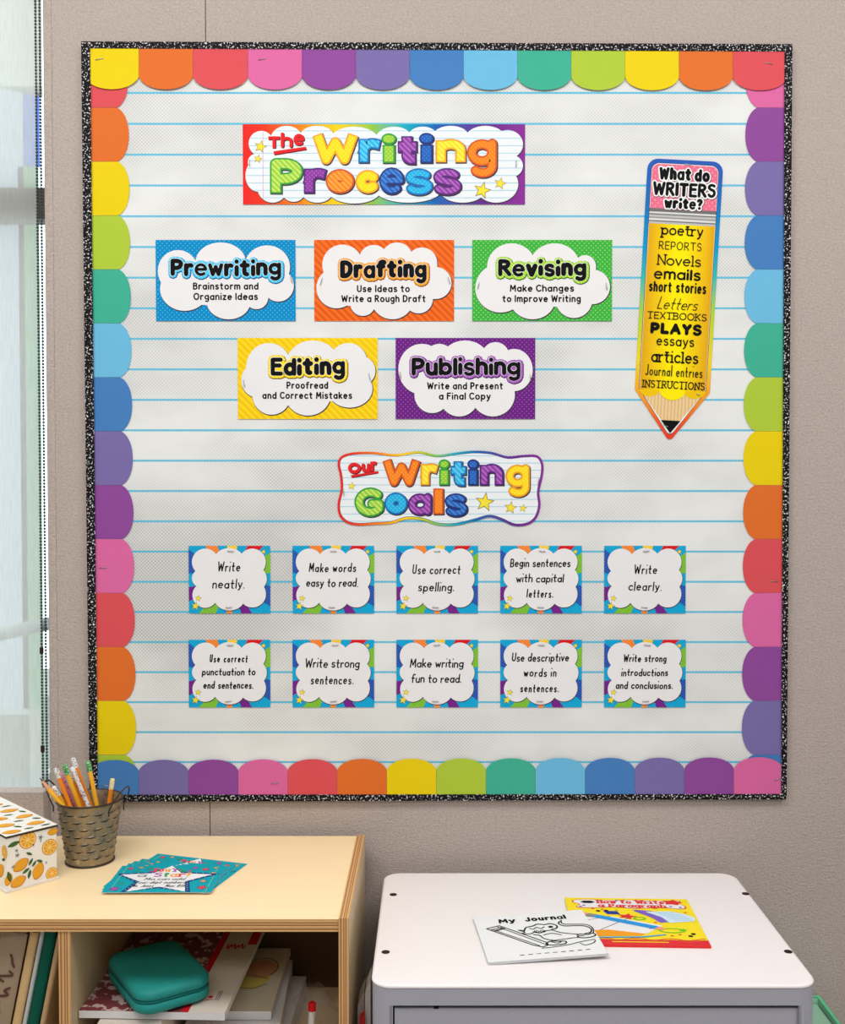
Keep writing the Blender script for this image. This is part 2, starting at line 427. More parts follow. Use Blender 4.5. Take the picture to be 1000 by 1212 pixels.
mb = MB(); mb.box((-2.2, -3.6, -.06), (2.4, .1, 0), CARPET); structure(mb.build('floor'))
CEIL = M('ceiling_tile', (226, 224, 219), .9)
mb = MB(); mb.box((-2.2, -3.6, 2.75), (2.4, .1, 2.81), CEIL); structure(mb.build('ceiling'))
# corner strip beside the window and the boxed sill under the blind
mb = MB(); xa, xb = OPX + .001, at_y(67, 400, 0).x
mb.box((xa, -.0012, ZB), (xb, -.0002, 2.74), WALL); structure(mb.build('trim_1', bevel=.0008))
SILLZ = at_y(20, 938, -.03).z; SX = at_y(54, 945, -.03).x
mb = MB(); mb.box((-2.2, -.03, ZB - .1), (SX, -.0002, SILLZ), WALL); structure(mb.build('trim_2', bevel=.004, seg=3))

# window: frame, mullions, pane
FRAME = M('window_frame_bronze', (70, 62, 55), .45, .4); SILV = M('window_frame_white', (236, 240, 243), .4, .4)
root = structure(thing('window_1', None, None, ((-2.2 + OPX) / 2, .07, ZB)))
mb = MB(); zm0, zm1 = at_y(54, 261, .06).z, at_y(54, 224, .06).z
mb.box((-2.2, .05, zm0), (OPX - .0005, .09, zm1), FRAME)
mb.box((-2.2, .05, ZB + .0005), (OPX - .0005, .09, ZB + .03), SILV)
mb.box((-2.2, .05, 2.41), (OPX - .0005, .09, 2.4495), SILV)
mb.box((-1.30, .051, ZB + .0305), (-1.25, .089, zm0 - .0005), FRAME)
mb.box((-1.30, .051, zm1 + .0005), (-1.25, .089, 2.4095), FRAME)
mb.build('window_frame', parent=root)
t = NT('window_glass'); t.t.nodes.remove(t.b); tr = t.n('ShaderNodeBsdfTransparent'); gl = t.n('ShaderNodeBsdfGlossy'); gl.inputs['Roughness'].default_value = .02
mx = t.n('ShaderNodeMixShader'); mx.inputs[0].default_value = .05; tr.inputs[0].default_value = (.93, .98, 1, 1)
t.l(tr.outputs[0], mx.inputs[1]); t.l(gl.outputs[0], mx.inputs[2]); t.l(mx.outputs[0], t.out.inputs[0]); GLASS = t.m
mb = MB(); mb.box((-2.199, .068, ZB + .031), (OPX - .001, .072, zm0 - .001), GLASS); mb.box((-2.199, .068, zm1 + .001), (OPX - .001, .072, 2.409), GLASS)
mb.build('pane', parent=root)

# ---- what stands outside, seen through the blind
def ext(px, py, y): return at_y(px, py, y)
def outside_box(name, label, cat, px0, py0, px1, py1, y, depth, mat, parts=None):
    a, b = ext(px0, py1, y), ext(px1, py0, y); m = MB(); m.box((a.x, y, a.z), (b.x, y + depth, b.z), mat)
    return tag(m.build(name, loc=((a.x + b.x) / 2, y + depth / 2, a.z)), label, cat)
y0 = 3.2
b0 = thing('building', 'pale blue building beyond the window with one deep blue panel', 'building', (ext(0, 900, y0).x, y0, 0))
mb = MB(); a, b = ext(-420, 900, y0), ext(29, 60, y0); mb.box((a.x, y0, 0), (b.x, y0 + .03, b.z), M('facade_pale', (196, 212, 228), .7)); mb.build('facade', parent=b0)
mb = MB(); a, b = ext(31, 196, y0), ext(46, 80, y0); mb.box((a.x, y0, a.z), (b.x, y0 + .03, b.z), M('facade_blue', (60, 120, 225), .6)); mb.build('blue_panel', parent=b0)
mb = MB(); a, b = ext(31, 900, y0), ext(45.5, 197, y0); mb.box((a.x, y0, 0), (b.x, y0 + .03, b.z), M('facade_green', (128, 186, 140), .7)); mb.build('green_panel', parent=b0)
mb = MB(); p0, p1 = ext(-420, 10, 1.25), ext(43.5, 106, 1.25); zt_ = p1.z + 1.1
mb.prism([(p0.x, 1.25, p0.z), (p0.x, 1.25, zt_), (p1.x, 1.25, zt_), (p1.x, 1.25, p1.z)], (0, .06, 0), M('canopy_paint', (164, 168, 154), .8))
tag(mb.build('awning', loc=(p0.x, 1.28, p1.z)), 'grey green awning panel outside at the top of the window', 'awning')
mb = MB(); q0, q1 = ext(-420, 880, 1.5), ext(60, 738, 1.5); mb.tube([(q0.x, 1.5, q1.z - .28), (q1.x, 1.5, q1.z)], .02, M('rail_paint', (120, 128, 126), .5))
for k in (.25, .75):
    z = q1.z - .28 + .28 * k; x = q0.x + (q1.x - q0.x) * k; mb.tube([(x, 1.5, z), (x, 1.5, 0)], .012, MATS['rail_paint'])
tag(mb.build('handrail', loc=(q0.x, 1.5, 0)), 'sloping grey handrail outside behind the blind', 'handrail')
outside_box('parapet', 'low grey wall outside below the handrail', 'wall', -420, 2000, 49.5, 846, 2.6, .12, M('parapet_grey', (176, 178, 170), .8))
mb = MB(); mb.box((-6, .12, -.1), (4, 6, -.01), M('paving', (150, 150, 145), .9)); structure(mb.build('ground'))

# ---- roller blind and bead chain
t = NT('blind_mesh'); t.t.nodes.remove(t.b); x, y, z = t.xyz(t.pos())
st = t.noise(t.vec(t.math('MULTIPLY', x, 420), t.math('MULTIPLY', z, 28)), 1, 2)
df = t.n('ShaderNodeBsdfDiffuse'); tl = t.n('ShaderNodeBsdfTranslucent'); tp = t.n('ShaderNodeBsdfTransparent')
c = t.mix(st, S(216, 216, 210), S(246, 245, 240)); t.l(c, df.inputs[0]); t.l(c, tl.inputs[0])
m1 = t.n('ShaderNodeMixShader'); m1.inputs[0].default_value = .55; t.l(df.outputs[0], m1.inputs[1]); t.l(tl.outputs[0], m1.inputs[2])
m2 = t.n('ShaderNodeMixShader'); m2.inputs[0].default_value = .42; t.l(m1.outputs[0], m2.inputs[1]); t.l(tp.outputs[0], m2.inputs[2]); t.l(m2.outputs[0], t.out.inputs[0])
BLIND = t.m
bx = at_y(47, 300, .02).x
root = thing('roller_blind', 'translucent white roller blind drawn down over the window', 'blind', (bx - .5, .02, SILLZ - .02))
mb = MB(); n = 10
mb.grid([[(-2.15 + (bx + 2.15) * k / n, .02 + .0015 * math.sin(k * 2.1), z) for k in range(n + 1)] for z in (SILLZ - .012, 1.2, 1.8, 2.40)], BLIND)
mb.build('blind_fabric', parent=root)
mb = MB(); mb.box((-2.15, .014, SILLZ - .034), (bx, .026, SILLZ - .0125), M('blind_bar', (214, 217, 214), .5)); mb.build('bottom_bar', parent=root)
mb = MB(); mb.tube([(-2.15, .02, 2.42), (bx, .02, 2.42)], .018, MATS['blind_bar']); mb.build('roller_tube', parent=root)
BEAD = M('bead_steel', (62, 62, 66), .35, .5, .5)
ch = thing('bead_chain', 'long looped bead chain hanging down beside the blind', 'chain', (at_y(50, 900, -.006).x, -.006, at_y(50, 928, -.006).z))
mb = MB(); zt, zb_ = 2.35, at_y(50, 928, -.006).z; xl, xr = at_y(48.3, 400, -.006).x, at_y(53.2, 400, -.006).x
nb = int((zt - zb_) / .0052)
for xx in (xl, xr):
    for k in range(nb):
        mb.ball((xx, -.006, zb_ + .0052 * k), 0.0023, BEAD, 6, 4)
    mb.tube([(xx, -.006, zb_), (xx, -.006, zt)], .0005, BEAD, 5)
for k in range(1, 4): mb.ball((xl + (xr - xl) * k / 4, -.006, zb_ - .0035), 0.0023, BEAD, 6, 4)
mb.build('bead_strand', parent=ch)
for py in (770, 886):
    p = at_y(48.4, py, -.006); mb = MB(); mb.tube([(xl, -.0062, p.z - .005), (xl, -.0062, p.z + .005)], .0033, M('chain_connector', (52, 38, 34), .4), 8); mb.build('chain_connector', parent=ch)

# ================================================================== BULLETIN BOARD
YB = -.006                                    # face of the board
def bw(px, py, y=YB): return at_y(px, py, y)
PAPER_Y = YB - .0006
def paper_mat():
    t = NT('lined_paper'); x, y, z = t.xyz(t.pos())
    z0 = bw(500, 110, PAPER_Y).z; z1 = bw(500, 902, PAPER_Y).z; spc = (z0 - z1) / 22
    fr = t.math('FRACT', t.math('ADD', t.math('DIVIDE', t.math('SUBTRACT', z0, z), spc), 20.5))
    line = t.math('LESS_THAN', t.math('ABSOLUTE', t.math('SUBTRACT', fr, .5)), .033)
    K = 2 * math.pi / .0056
    a = t.math('SINE', t.math('MULTIPLY', x, K)); b = t.math('SINE', t.math('MULTIPLY', z, K))
    w = t.math('MULTIPLY', t.math('ADD', t.math('MULTIPLY', a, b), 1), .5)
    v = t.vec(x, t.math('MULTIPLY', z, 1.6)); big = t.noise(v, 3.2, 3, .6)
    sm = bw(215, 690, PAPER_Y)                       # a grey smudged patch of the print at the lower left
    dx_ = t.math('DIVIDE', t.math('SUBTRACT', x, sm.x), .33); dz_ = t.math('DIVIDE', t.math('SUBTRACT', z, sm.z), .17)
    blob = t.math('MAXIMUM', t.math('SUBTRACT', .34, t.math('MULTIPLY', t.math('ADD', t.math('MULTIPLY', dx_, dx_), t.math('MULTIPLY', dz_, dz_)), .34)), 0)
    big = t.math('ADD', big, blob)
    amp = t.ramp(big, [(.36, (.14, .14, .14, 1)), (.78, (1, 1, 1, 1))])
    mid = t.noise(v, 14, 3, .6)
    c = t.mix(t.math('MULTIPLY', t.math('ADD', t.math('MULTIPLY', w, .8), .2), amp), S(236, 237, 235), S(166, 166, 164))
    c = t.mix(t.math('MULTIPLY', mid, .18), c, S(200, 199, 195))
    gr = t.math('LESS_THAN', t.math('FRACT', t.math('DIVIDE', x, .0042)), .8)
    c = t.mix(t.math('MULTIPLY', line, t.math('ADD', .62, t.math('MULTIPLY', gr, .3))), c, S(52, 182, 217))
    t.base(c); t.rough(.7, .12); return t.m
LINED = paper_mat()
root = thing('bulletin_board', 'large bulletin board on the wall covered in white paper with blue ruled lines', 'bulletin board', bw(521, 942, YB / 2))
def quad_prism(mb, pts, ya, yb, mat, side=None):
    q = [at_y(px, py, YB) for px, py in pts]
    mb.prism([(p.x, ya, p.z) for p in q], (0, yb - ya, 0), mat, side)
mb = MB(); quad_prism(mb, [(102, 52), (112, 940), (931.5, 942), (937.5, 55)], -.0004, YB, M('cork_panel', (170, 130, 90), .9)); mb.build('board_panel', parent=root)
mb = MB(); quad_prism(mb, [(103, 53), (113, 939), (931, 941), (937, 56)], YB - .0001, PAPER_Y, LINED); mb.build('lined_paper', parent=root)

SC = {'yellow': (240, 211, 20), 'orange': (231, 116, 48), 'red': (225, 86, 92), 'pink': (225, 108, 166), 'purple': (148, 78, 158), 'periwinkle': (126, 112, 173),
      'blue': (74, 130, 194), 'sky blue': (112, 190, 229), 'teal': (68, 180, 152), 'lime': (180, 206, 64)}
def scallop(parent, c0, c1, base0, base1, tip, axis, ylev, col):
    """one lobe: runs c0..c1 along the edge (pixels), from the straight base to the rounded tip; base and tip are functions of the position"""
    mt = M('border_' + col.replace(' ', '_'), tuple(int(k * .965) for k in SC[col]), .55, .08); mb = MB()
    nr, nc = 30, 14
    cm, hw = (c0 + c1) / 2, (c1 - c0) / 2 - .15
    front, back = [], []
    for i in range(nr + 1):
        t = math.sin(math.pi / 2 * i / nr) if i else 0; s0 = .61
        w = 1 if t <= s0 else min(1, 1.03 * (1 - ((t - s0) / (1 - s0)) ** 2.1) ** (1 / 2.1))
        rf, rb = [], []
        for j in range(nc + 1):
            c = cm + hw * max(w, .02) * (2 * j / nc - 1)
            e = base0(c) + (tip(c) - base0(c)) * t
            px, py = (c, e) if axis == 'h' else (e, c)
            p = at_y(px, py, YB); lift = .0010 * t * t
            rf.append((p.x, ylev - .00025 - lift, p.z)); rb.append((p.x, ylev - lift, p.z))
        front.append(rf); back.append(rb)
    mb.grid(front, mt); mb.grid([list(reversed(r)) for r in back], mt)
    rim_f = [r[0] for r in front] + front[-1][1:] + [r[-1] for r in reversed(front[:-1])]
    rim_b = [r[0] for r in back] + back[-1][1:] + [r[-1] for r in reversed(back[:-1])]
    mb.grid([rim_f, rim_b], mt, False)
    o = mb.build('scallop', parent=parent); o['label'] = col + ' scallop'
def staple(parent, px, py, y, ang=0, ln=9):
    c = at_y(px, py, y); k = ln * .00137 / 2; a = math.radians(ang); d = Vector((math.cos(a), 0, math.sin(a))) * k
    mb = MB(); mb.tube([c - d + Vector((0, .001, 0)), c - d + Vector((0, -.0003, 0)), c + d + Vector((0, -.0003, 0)), c + d + Vector((0, .001, 0))], .0006, METAL, 6)
    return mb.build('staple', parent=parent)
def L2(a, b):   # straight line through two points (c, e)
    return lambda c: a[1] + (b[1] - a[1]) * (c - a[0]) / (b[0] - a[0])
GB = 'scalloped border strips'
def strip(label, cols, c0s, base, tip, axis, ylev, staples):
    mid = (c0s[0] + c0s[-1]) / 2; px, py = (mid, base(mid)) if axis == 'h' else (base(mid), mid)
    r = thing('scalloped_border', label, 'border', at_y(px, py, ylev), GB)
    for k, col in enumerate(cols): scallop(r, c0s[k], c0s[k + 1], base, base, tip, axis, ylev, col)
    for s in staples: staple(r, s[0], s[1], ylev - s[3], s[2])
Yv, Yh = PAPER_Y - .0004, PAPER_Y - .0019
topb, topt = L2((110, 55), (930, 58)), L2((110, 106.5), (930, 108))
T = [104, 167.5, 231.3, 296.5]
strip('short three lobe end of the scalloped border at the top left, yellow to red', ['yellow', 'orange', 'red'], T, topb, topt, 'h', Yh, [(120, 70, 12, .0009)])
T2 = [296.5 + (933 - 296.5) * k / 10 for k in range(11)]
strip('long scalloped border strip along the top from pink to the red corner', ['pink', 'purple', 'periwinkle', 'blue', 'sky blue', 'teal', 'lime', 'yellow', 'orange', 'red'], T2, topb, topt, 'h', Yh, [(313, 70, 12, .0009), (912, 75, -14, .0009)])
lb, lt = L2((50, 107), (942, 117)), L2((128, 155), (893, 164.5))
V = [64 + 63.77 * k for k in range(14)] + [939]
strip('scalloped border strip down the left side above the pink joint', ['red', 'orange', 'yellow', 'lime', 'teal', 'sky blue', 'blue', 'periwinkle', 'purple', 'pink'], V[:11], lb, lt, 'v', Yv, [(125, 672, 0, .0008)])
strip('short scalloped border strip at the lower left, red down to lime', ['red', 'orange', 'yellow', 'lime'], V[10:], lb, lt, 'v', Yv, [])
rb, rt = L2((50, 933), (942, 929)), L2((128, 884.5), (893, 880))
strip('scalloped border strip down the right side from pink to red', ['pink', 'purple', 'periwinkle', 'blue', 'sky blue', 'teal', 'lime', 'yellow', 'orange', 'red'], V[:11], rb, rt, 'v', Yv, [(919, 688, 0, .0008)])
strip('short scalloped border strip at the lower right, pink down to blue', ['pink', 'purple', 'periwinkle', 'blue'], V[10:], rb, rt, 'v', Yv, [])
bb, bt = L2((110, 943), (930, 942)), L2((110, 899), (930, 895.5))
B = [109.5, 167.5, 226, 285, 343.3]
strip('short scalloped border strip at the bottom left, blue to pink', ['blue', 'periwinkle', 'purple', 'pink'], B, bb, bt, 'h', Yh, [(328, 927, 5, .0009), (128, 930, -15, .0009)])
B2 = [343.3 + (929 - 343.3) * k / 10 for k in range(11)]
strip('long scalloped border strip along the bottom from red to the pink corner', ['red', 'orange', 'yellow', 'lime', 'teal', 'sky blue', 'blue', 'periwinkle', 'purple', 'pink'], B2, bb, bt, 'h', Yh, [(924, 922, 20, .0009)])

def marble_mat():
    t = NT('composition_marble'); p = t.pos(); x, y, z = t.xyz(p)
    n1 = t.noise(t.vec(x, z), 300, 2, .6); n2 = t.noise(t.vec(z, x), 380, 1, .5)
    f = t.math('GREATER_THAN', t.math('ADD', t.math('MULTIPLY', n1, .65), t.math('MULTIPLY', n2, .35)), .575)
    t.base(t.mix(f, S(24, 21, 24), S(226, 222, 222))); t.rough(.6, .08); return t.m
MARBLE = marble_mat()
GT = 'black and white marbled border trims'
def trim(label, pts, y):
    q = [at_y(px, py, YB) for px, py in pts]; c = sum(q, Vector()) / 4
    mb = MB(); mb.prism([(p.x, y, p.z) for p in q], (0, -.0005, 0), MARBLE)
    tag(mb.build('border_trim', loc=(c.x, y, c.z)), label, 'border trim', GT)
Y1 = Yh - .0006
trim('black and white marbled trim along the top edge of the board', [(99.5, 50), (99.7, 58), (939.5, 62), (939.6, 53.2)], Y1)
trim('black and white marbled trim down the left edge of the board', [(99.5, 50.5), (109.6, 942), (119.4, 942), (110.2, 50.5)], Y1 - .0007)
trim('black and white marbled trim down the right edge of the board', [(930.3, 53.5), (926.2, 944), (932.6, 945), (939.5, 53.5)], Y1 - .0007)
trim('black and white marbled trim along the bottom edge of the board', [(109.6, 942.5), (109.7, 951), (932.6, 945.5), (932.6, 937)] if False else [(109.6, 940), (109.7, 948.5), (932.6, 945.5), (932.6, 939)], Y1)

# ================================================================== POSTERS
YP = PAPER_Y - .0008                         # back of the posters
TH = .0006
def poster(name, label, cat, group, x0, y0, x1, y1):
    cx, cy = (x0 + x1) / 2, (y0 + y1) / 2; O = at_y(cx, cy, YP - TH)
    su = (at_y(x1, cy, YP - TH).x - at_y(x0, cy, YP - TH).x) / (x1 - x0); sv = (at_y(cx, y0, YP - TH).z - at_y(cx, y1, YP - TH).z) / (y1 - y0)
    mb = MB(); pr = Print(mb, O, (1, 0, 0), (0, 0, 1), (0, -1, 0), cx, cy, su, sv)
    def finish(staples=()):
        o = tag(mb.build(name, loc=O), label, cat, group)
        for s in staples: staple(o, s[0], s[1], YP - TH - .0016, s[2], s[3] if len(s) > 3 else 8)
        return o
    return mb, pr, finish
def sheet(mb, pr, x0, y0, x1, y1, mat):
    a, b = pr.p(x0, y1), pr.p(x1, y0)
    mb.box((a.x, a.y, a.z), (b.x, a.y + TH, b.z), M('card_edge', (226, 224, 222)), {2: mat})

C = {'yellow': ((253, 218, 30), (240, 160, 30)), 'sky': ((40, 176, 226), (20, 110, 182)), 'lime': ((150, 205, 60), (50, 160, 60)), 'purple': ((140, 60, 160), (88, 34, 120)),
     'navy': ((40, 100, 186), (28, 52, 130)), 'orange': ((246, 132, 36), (214, 84, 28)), 'red': ((226, 44, 46), (150, 24, 30))}
LT = {'yellow': (255, 232, 90), 'sky': (100, 204, 240), 'lime': (196, 226, 110), 'purple': (176, 104, 190), 'navy': (78, 132, 208), 'orange': (250, 164, 70)}
def fill(col, kind): return pat('letter_%s_%s' % (col, kind), C[col][0], LT[col], kind, .0062 if kind == 'stripes' else .0048, -45 if kind == 'stripes' else 45, duty=.5 if kind == 'stripes' else .22)
def edge(col): return M('letter_edge_' + col, C[col][1], .5, .2)
SHADOW = M('printed_shadow', (62, 56, 66), .7)
STARY = M('star_yellow', (242, 224, 60), .5); STARE = M('star_edge', (150, 122, 40), .5)
PAPERW = M('notebook_paper', (233, 237, 240)); PLINE = M('notebook_line', (150, 205, 225)); PINKL = M('notebook_margin', (226, 170, 205))
def big_letters(pr, letters, r, L):
    for k, (c, x0, y0, x1, y1, col, kind) in enumerate(letters):
        rr = r if not isinstance(r, dict) else r.get(c, r['*'])
        sts = pr.letter(c, x0 + 1.2, y0 + 1.2, x1 - 1.2, y1 - 1.2, rr)
        cs = 'round' if c in 'oesgacGO' else 'square'
        if c == 'i':
            cx = (x0 + x1) / 2; dh = (y1 - y0) * .165; dw = (x1 - x0) / 2 - 1
            sts = [[(cx, y0 + 2 * dh + rr + 1.6), (cx, y1 - rr - 1.2)]]
            for ox, g_, m_, l in ((.9, .9, SHADOW, 0), (0, .6, edge(col), 1), (0, -1.5, fill(col, kind), 2)): pr.disc(cx + ox, y0 + dh + 1 + ox, dw + g_, dh + g_, m_, L + l, 26)
        for st in sts:
            dot = len(st) == 2 and math.hypot(st[0][0] - st[1][0], st[0][1] - st[1][1]) < rr * .5
            q = rr * 1.22 if dot else rr
            pr.stroke([(x + .9, y + 1.1) for x, y in st], q + 1.5, SHADOW, L, cs, 16)
            pr.stroke(st, q + 1.1, edge(col), L + 1, cs, 18)
            pr.stroke(st, q - .9, fill(col, kind), L + 2 + (k % 2), cs, 18)

RAIN = [(0, S(232, 40, 40)), (.08, S(232, 60, 36)), (.2, S(244, 130, 32)), (.33, S(250, 205, 30)), (.46, S(140, 195, 65)), (.57, S(30, 172, 190)), (.68, S(30, 100, 180)), (.85, S(100, 45, 140)), (1, S(140, 50, 150))]
# --- header
mb, pr, fin = poster('header_poster', 'rainbow edged poster reading The Writing Process near the top of the board', 'poster', None, 290, 147, 624, 242)
g = gradient('header_rainbow', 'X', pr.p(290, 200).x, pr.p(624, 200).x, RAIN)
sheet(mb, pr, 290, 147, 624, 242, g)
HD = [(312, 170, 15, 15), (342, 165, 19, 16), (378, 161, 20, 12), (422, 168, 30, 18), (469, 165, 22, 15), (503, 161, 17, 11), (536, 161, 21, 12), (577, 166, 25, 17), (603, 171, 18.5, 17), (608, 196.5, 13.5, 13),
      (590, 218, 26, 22), (550, 225, 27, 15), (486, 225, 39, 15), (422, 226, 31, 15), (378, 228, 18, 12), (350, 226, 14, 13), (325, 222, 18, 18), (308, 208, 15, 19), (306, 192, 10, 10)]
HC = [(308, 166, 608, 224)]
pr.cloud(HD, HC, PAPERW, 1, M('cloud_edge', (60, 50, 60)), .5, (.5, .7))
pr.hlines(HD, HC, [155 + 8.8 * k for k in range(10)], PLINE, 3)
pr.rect(313.7, 157, 314.4, 236, PINKL, 4)
big_letters(pr, [('W', 373.6, 158, 425.4, 195, 'yellow', 'dots'), ('r', 426.7, 163.4, 454, 194, 'sky', 'stripes'), ('i', 453.6, 157.5, 472, 194.5, 'lime', 'dots'), ('t', 472, 160, 497.7, 195, 'purple', 'stripes'),
                 ('i', 498, 157, 516.6, 194.5, 'navy', 'dots'), ('n', 518, 164.3, 554, 193.6, 'yellow', 'stripes'), ('g', 555, 164, 591, 210.6, 'orange', 'dots'),
                 ('P', 322, 187, 361.4, 230.5, 'lime', 'stripes'), ('r', 362, 198.5, 389.4, 230, 'purple', 'dots'), ('o', 388, 200, 422, 229.5, 'orange', 'stripes'), ('c', 423, 201, 450.6, 229.5, 'yellow', 'dots'),
                 ('e', 451, 198, 481.5, 230.5, 'navy', 'stripes'), ('s', 482, 199.4, 515, 231.4, 'sky', 'dots'), ('s', 515, 199, 549, 231.4, 'purple', 'stripes')],
            {'*': 5.2, 'i': 6.2, 't': 5.6, 'P': 5.9, 'o': 6.6, 's': 4.2, 'c': 5.4, 'e': 3.9, 'g': 4.7}, 5)
RED = M('red_ink', (226, 40, 44)); REDD = M('dark_red_ink', (110, 22, 28))
def tilt_text(pr, items, r, ang, cx, cy, L):
    ca, sa = math.cos(math.radians(ang)), math.sin(math.radians(ang))
    for c, x0, y0, x1, y1 in items:
        for st in pr.letter(c, x0, y0, x1, y1, r):
            for dx, mt, l, k in ((.8, REDD, 0, .3), (0, RED, 1, 0)):
                pr.stroke([(x + dx, y + dx) for x, y in st], r + k, mt, L + l, 'square' if c in 'Tr' else 'round')
tilt_text(pr, [('T', 320, 161.5, 334, 175.5), ('h', 335, 156.8, 349, 174.8), ('e', 350, 158.5, 363, 172.3)], 1.85, 8, 0, 0, 5)
pr.poly([(326.8, 180), (365.2, 174.6), (366, 178), (327.8, 184.2)], REDD, 5); pr.poly([(326.4, 179.2), (364.6, 173.8), (365.3, 177), (327, 183.2)], RED, 6)
for x, y, r in ((311, 173.8, 6.6), (308, 188.2, 4.6), (573.3, 225.5, 9), (594.5, 217.3, 6.4)): pr.star(x, y, r, STARY, 5, .25, .42, STARE)
fin([(298, 193, 90, 7), (613.5, 194, 90, 7)])

# --- the five step cards
def title(pr, text, x0, x1, base, cap, r, band, bandedge, L, **kw):
    pr.text(text, x0, x1, base, cap, r, bandedge, L, dr=3.0, off=(.5, .7), **kw)
    pr.text(text, x0, x1, base, cap, r, band, L + 1, dr=2.3, **kw)
    pr.text(text, x0, x1, base, cap, r, WLINE, L + 2, dr=.45, off=(-.15, -.15), **kw)
    pr.text(text, x0, x1, base, cap, r, BLACK, L + 3, **kw)
ED = MATS['cloud_edge']
CARDS = [
 ('blue dotted card reading Prewriting, first in the row of three', (187, 284, 352.5, 380), pat('card_blue', (10, 136, 196), (70, 178, 224), 'dots', .0052, 45, duty=.22),
  [(213.5, 321, 24, 25), (264, 311, 30, 24), (319, 316, 27, 25.5), (332, 338, 18.5, 19), (306, 352, 14, 14), (273, 357, 26, 21), (221, 342, 29, 26)], [(200, 312, 335, 350), (222, 335, 300, 361)],
  ('Prewriting', 204.5, 335.5, 327, 20.5), (70, 190, 235), (16, 90, 150), [('Brainstorm and', 231, 308.6, 343), ('Organize Ideas', 231.5, 307.8, 355.3)], [(347.5, 331, 105)]),
 ('orange striped card reading Drafting, middle of the row of three', (374.5, 284, 540, 380), pat('card_orange', (240, 112, 34), (224, 88, 28), 'stripes', .0082, -45),
  [(408, 313.5, 24, 24), (445, 306, 17, 16), (472.6, 304, 18, 17), (502, 311, 18, 18), (518, 335, 19, 19), (498, 354, 17, 17), (467, 354, 25, 24), (432, 359, 15, 15), (401, 341, 24, 24)], [(395, 310, 520, 352), (402, 335, 505, 362)],
  ('Drafting', 405, 507.5, 329.3, 21.5), (248, 158, 40), (150, 70, 20), [('Use Ideas to', 425, 487.7, 346), ('Write a Rough Draft', 406.5, 506.5, 357.8)], [(383, 333, 75), (534, 332, 105)]),
 ('green dotted card reading Revising, last in the row of three', (561.5, 284, 727, 380), pat('card_green', (54, 176, 72), (150, 206, 80), 'dots', .0052, 45, duty=.22),
  [(608, 316, 29, 28), (659, 316, 30, 28), (695, 316, 13, 14), (704, 339.6, 20.5, 20.5), (682, 354, 22, 22.5), (633, 354, 27, 24), (595, 341, 30, 29)], [(600, 312, 702, 352), (600, 330, 690, 363)],
  ('Revising', 592, 696.5, 327.3, 20.5), (160, 208, 56), (60, 110, 36), [('Make Changes', 606, 682, 345.5), ('to Improve Writing', 597, 690, 357.8)], [(569, 338, 78), (720.5, 339, 98)]),
 ('yellow striped card reading Editing, left of the row of two', (284, 400, 449.5, 496), pat('card_yellow', (250, 212, 30), (240, 196, 20), 'stripes', .0082, -45),
  [(321, 435, 27, 29), (373, 432, 32, 29), (415, 428, 22, 22), (431, 439, 16, 17), (416.5, 460, 27, 22.5), (367, 467, 27, 25), (324, 467, 23, 24), (309, 450, 21, 21)], [(308, 430, 435, 465), (310, 440, 418, 475)],
  ('Editing', 323, 411, 444.5, 21.5), (248, 208, 30), (130, 100, 30), [('Proofread', 341.7, 391, 460.3), ('and Correct Mistakes', 313, 419.4, 472.3)], [(291.5, 454, 100), (440, 446, 100)]),
 ('purple dotted card reading Publishing, right of the row of two', (470.8, 400, 636, 496), pat('card_purple', (106, 34, 128), (150, 84, 172), 'dots', .0052, 45, duty=.2),
  [(502, 437, 28, 30), (522.5, 424, 17, 17), (553, 428, 29, 25), (589, 421, 16, 16), (611, 438, 22, 25), (586, 467, 26, 26), (546, 470, 23, 23), (514, 467, 21, 22)], [(490, 430, 622, 456), (498, 440, 604, 478)],
  ('Publishing', 489.5, 618.5, 444.5, 21.5), (160, 90, 180), (70, 24, 90), [('Write and Present', 508, 598, 461), ('a Final Copy', 522, 583.4, 473.2)], [(476.5, 444, 97), (630.5, 447, 97)]),
]
for lab, (x0, y0, x1, y1), bgm, discs, core, ttl, band, be, lines, sts in CARDS:
    mb, pr, fin = poster('step_card', lab, 'card', 'writing step cards', x0, y0, x1, y1)
    sheet(mb, pr, x0, y0, x1, y1, bgm)
    pr.cloud(discs, core, WHITE, 1, ED, .5, (.5, .8))
    nm = 'band_%s' % ttl[0].lower()
    bandm = pat(nm, band, tuple(min(255, c + 28) for c in band), 'stripes', .0036, -45)
    title(pr, *ttl, 2.7 if len(ttl[0]) > 8 else 3.0, bandm, M(nm + '_edge', be), 3, xh=.74, gap=.55, wob=.06)
    for tx, a, b, bl in lines: pr.text(tx, a, b, bl, 8.6, .82, BLACK, 4, gap=.9, space=2.9, xh=.7)
    fin(sts)

# --- Our Writing Goals
mb, pr, fin = poster('goals_header', 'wavy edged rainbow outlined sign reading Our Writing Goals', 'poster', None, 400, 533, 647, 624)
raw = [(45, 110), (60, 75), (110, 58), (200, 55), (300, 65), (400, 52), (480, 68), (560, 58), (640, 50), (720, 55), (790, 74), (860, 68), (920, 70), (946, 105), (945, 160), (930, 230), (935, 290), (918, 345), (880, 375), (820, 380), (760, 355), (710, 342), (650, 358), (560, 378), (480, 376), (420, 356), (350, 350), (280, 370), (200, 375), (130, 378), (80, 365), (50, 330), (45, 280), (58, 220), (55, 160)]
pts = smooth_closed([(390 + x / 3.704, 520 + y / 3.704) for x, y in raw], 5)
pts = list(reversed(pts))
g2 = gradient('goals_rainbow', 'X', pr.p(402, 580).x, pr.p(646, 580).x, RAIN)
mb.prism([pr.p(x, y) + Vector((0, TH, 0)) for x, y in pts], (0, -TH, 0), g2)
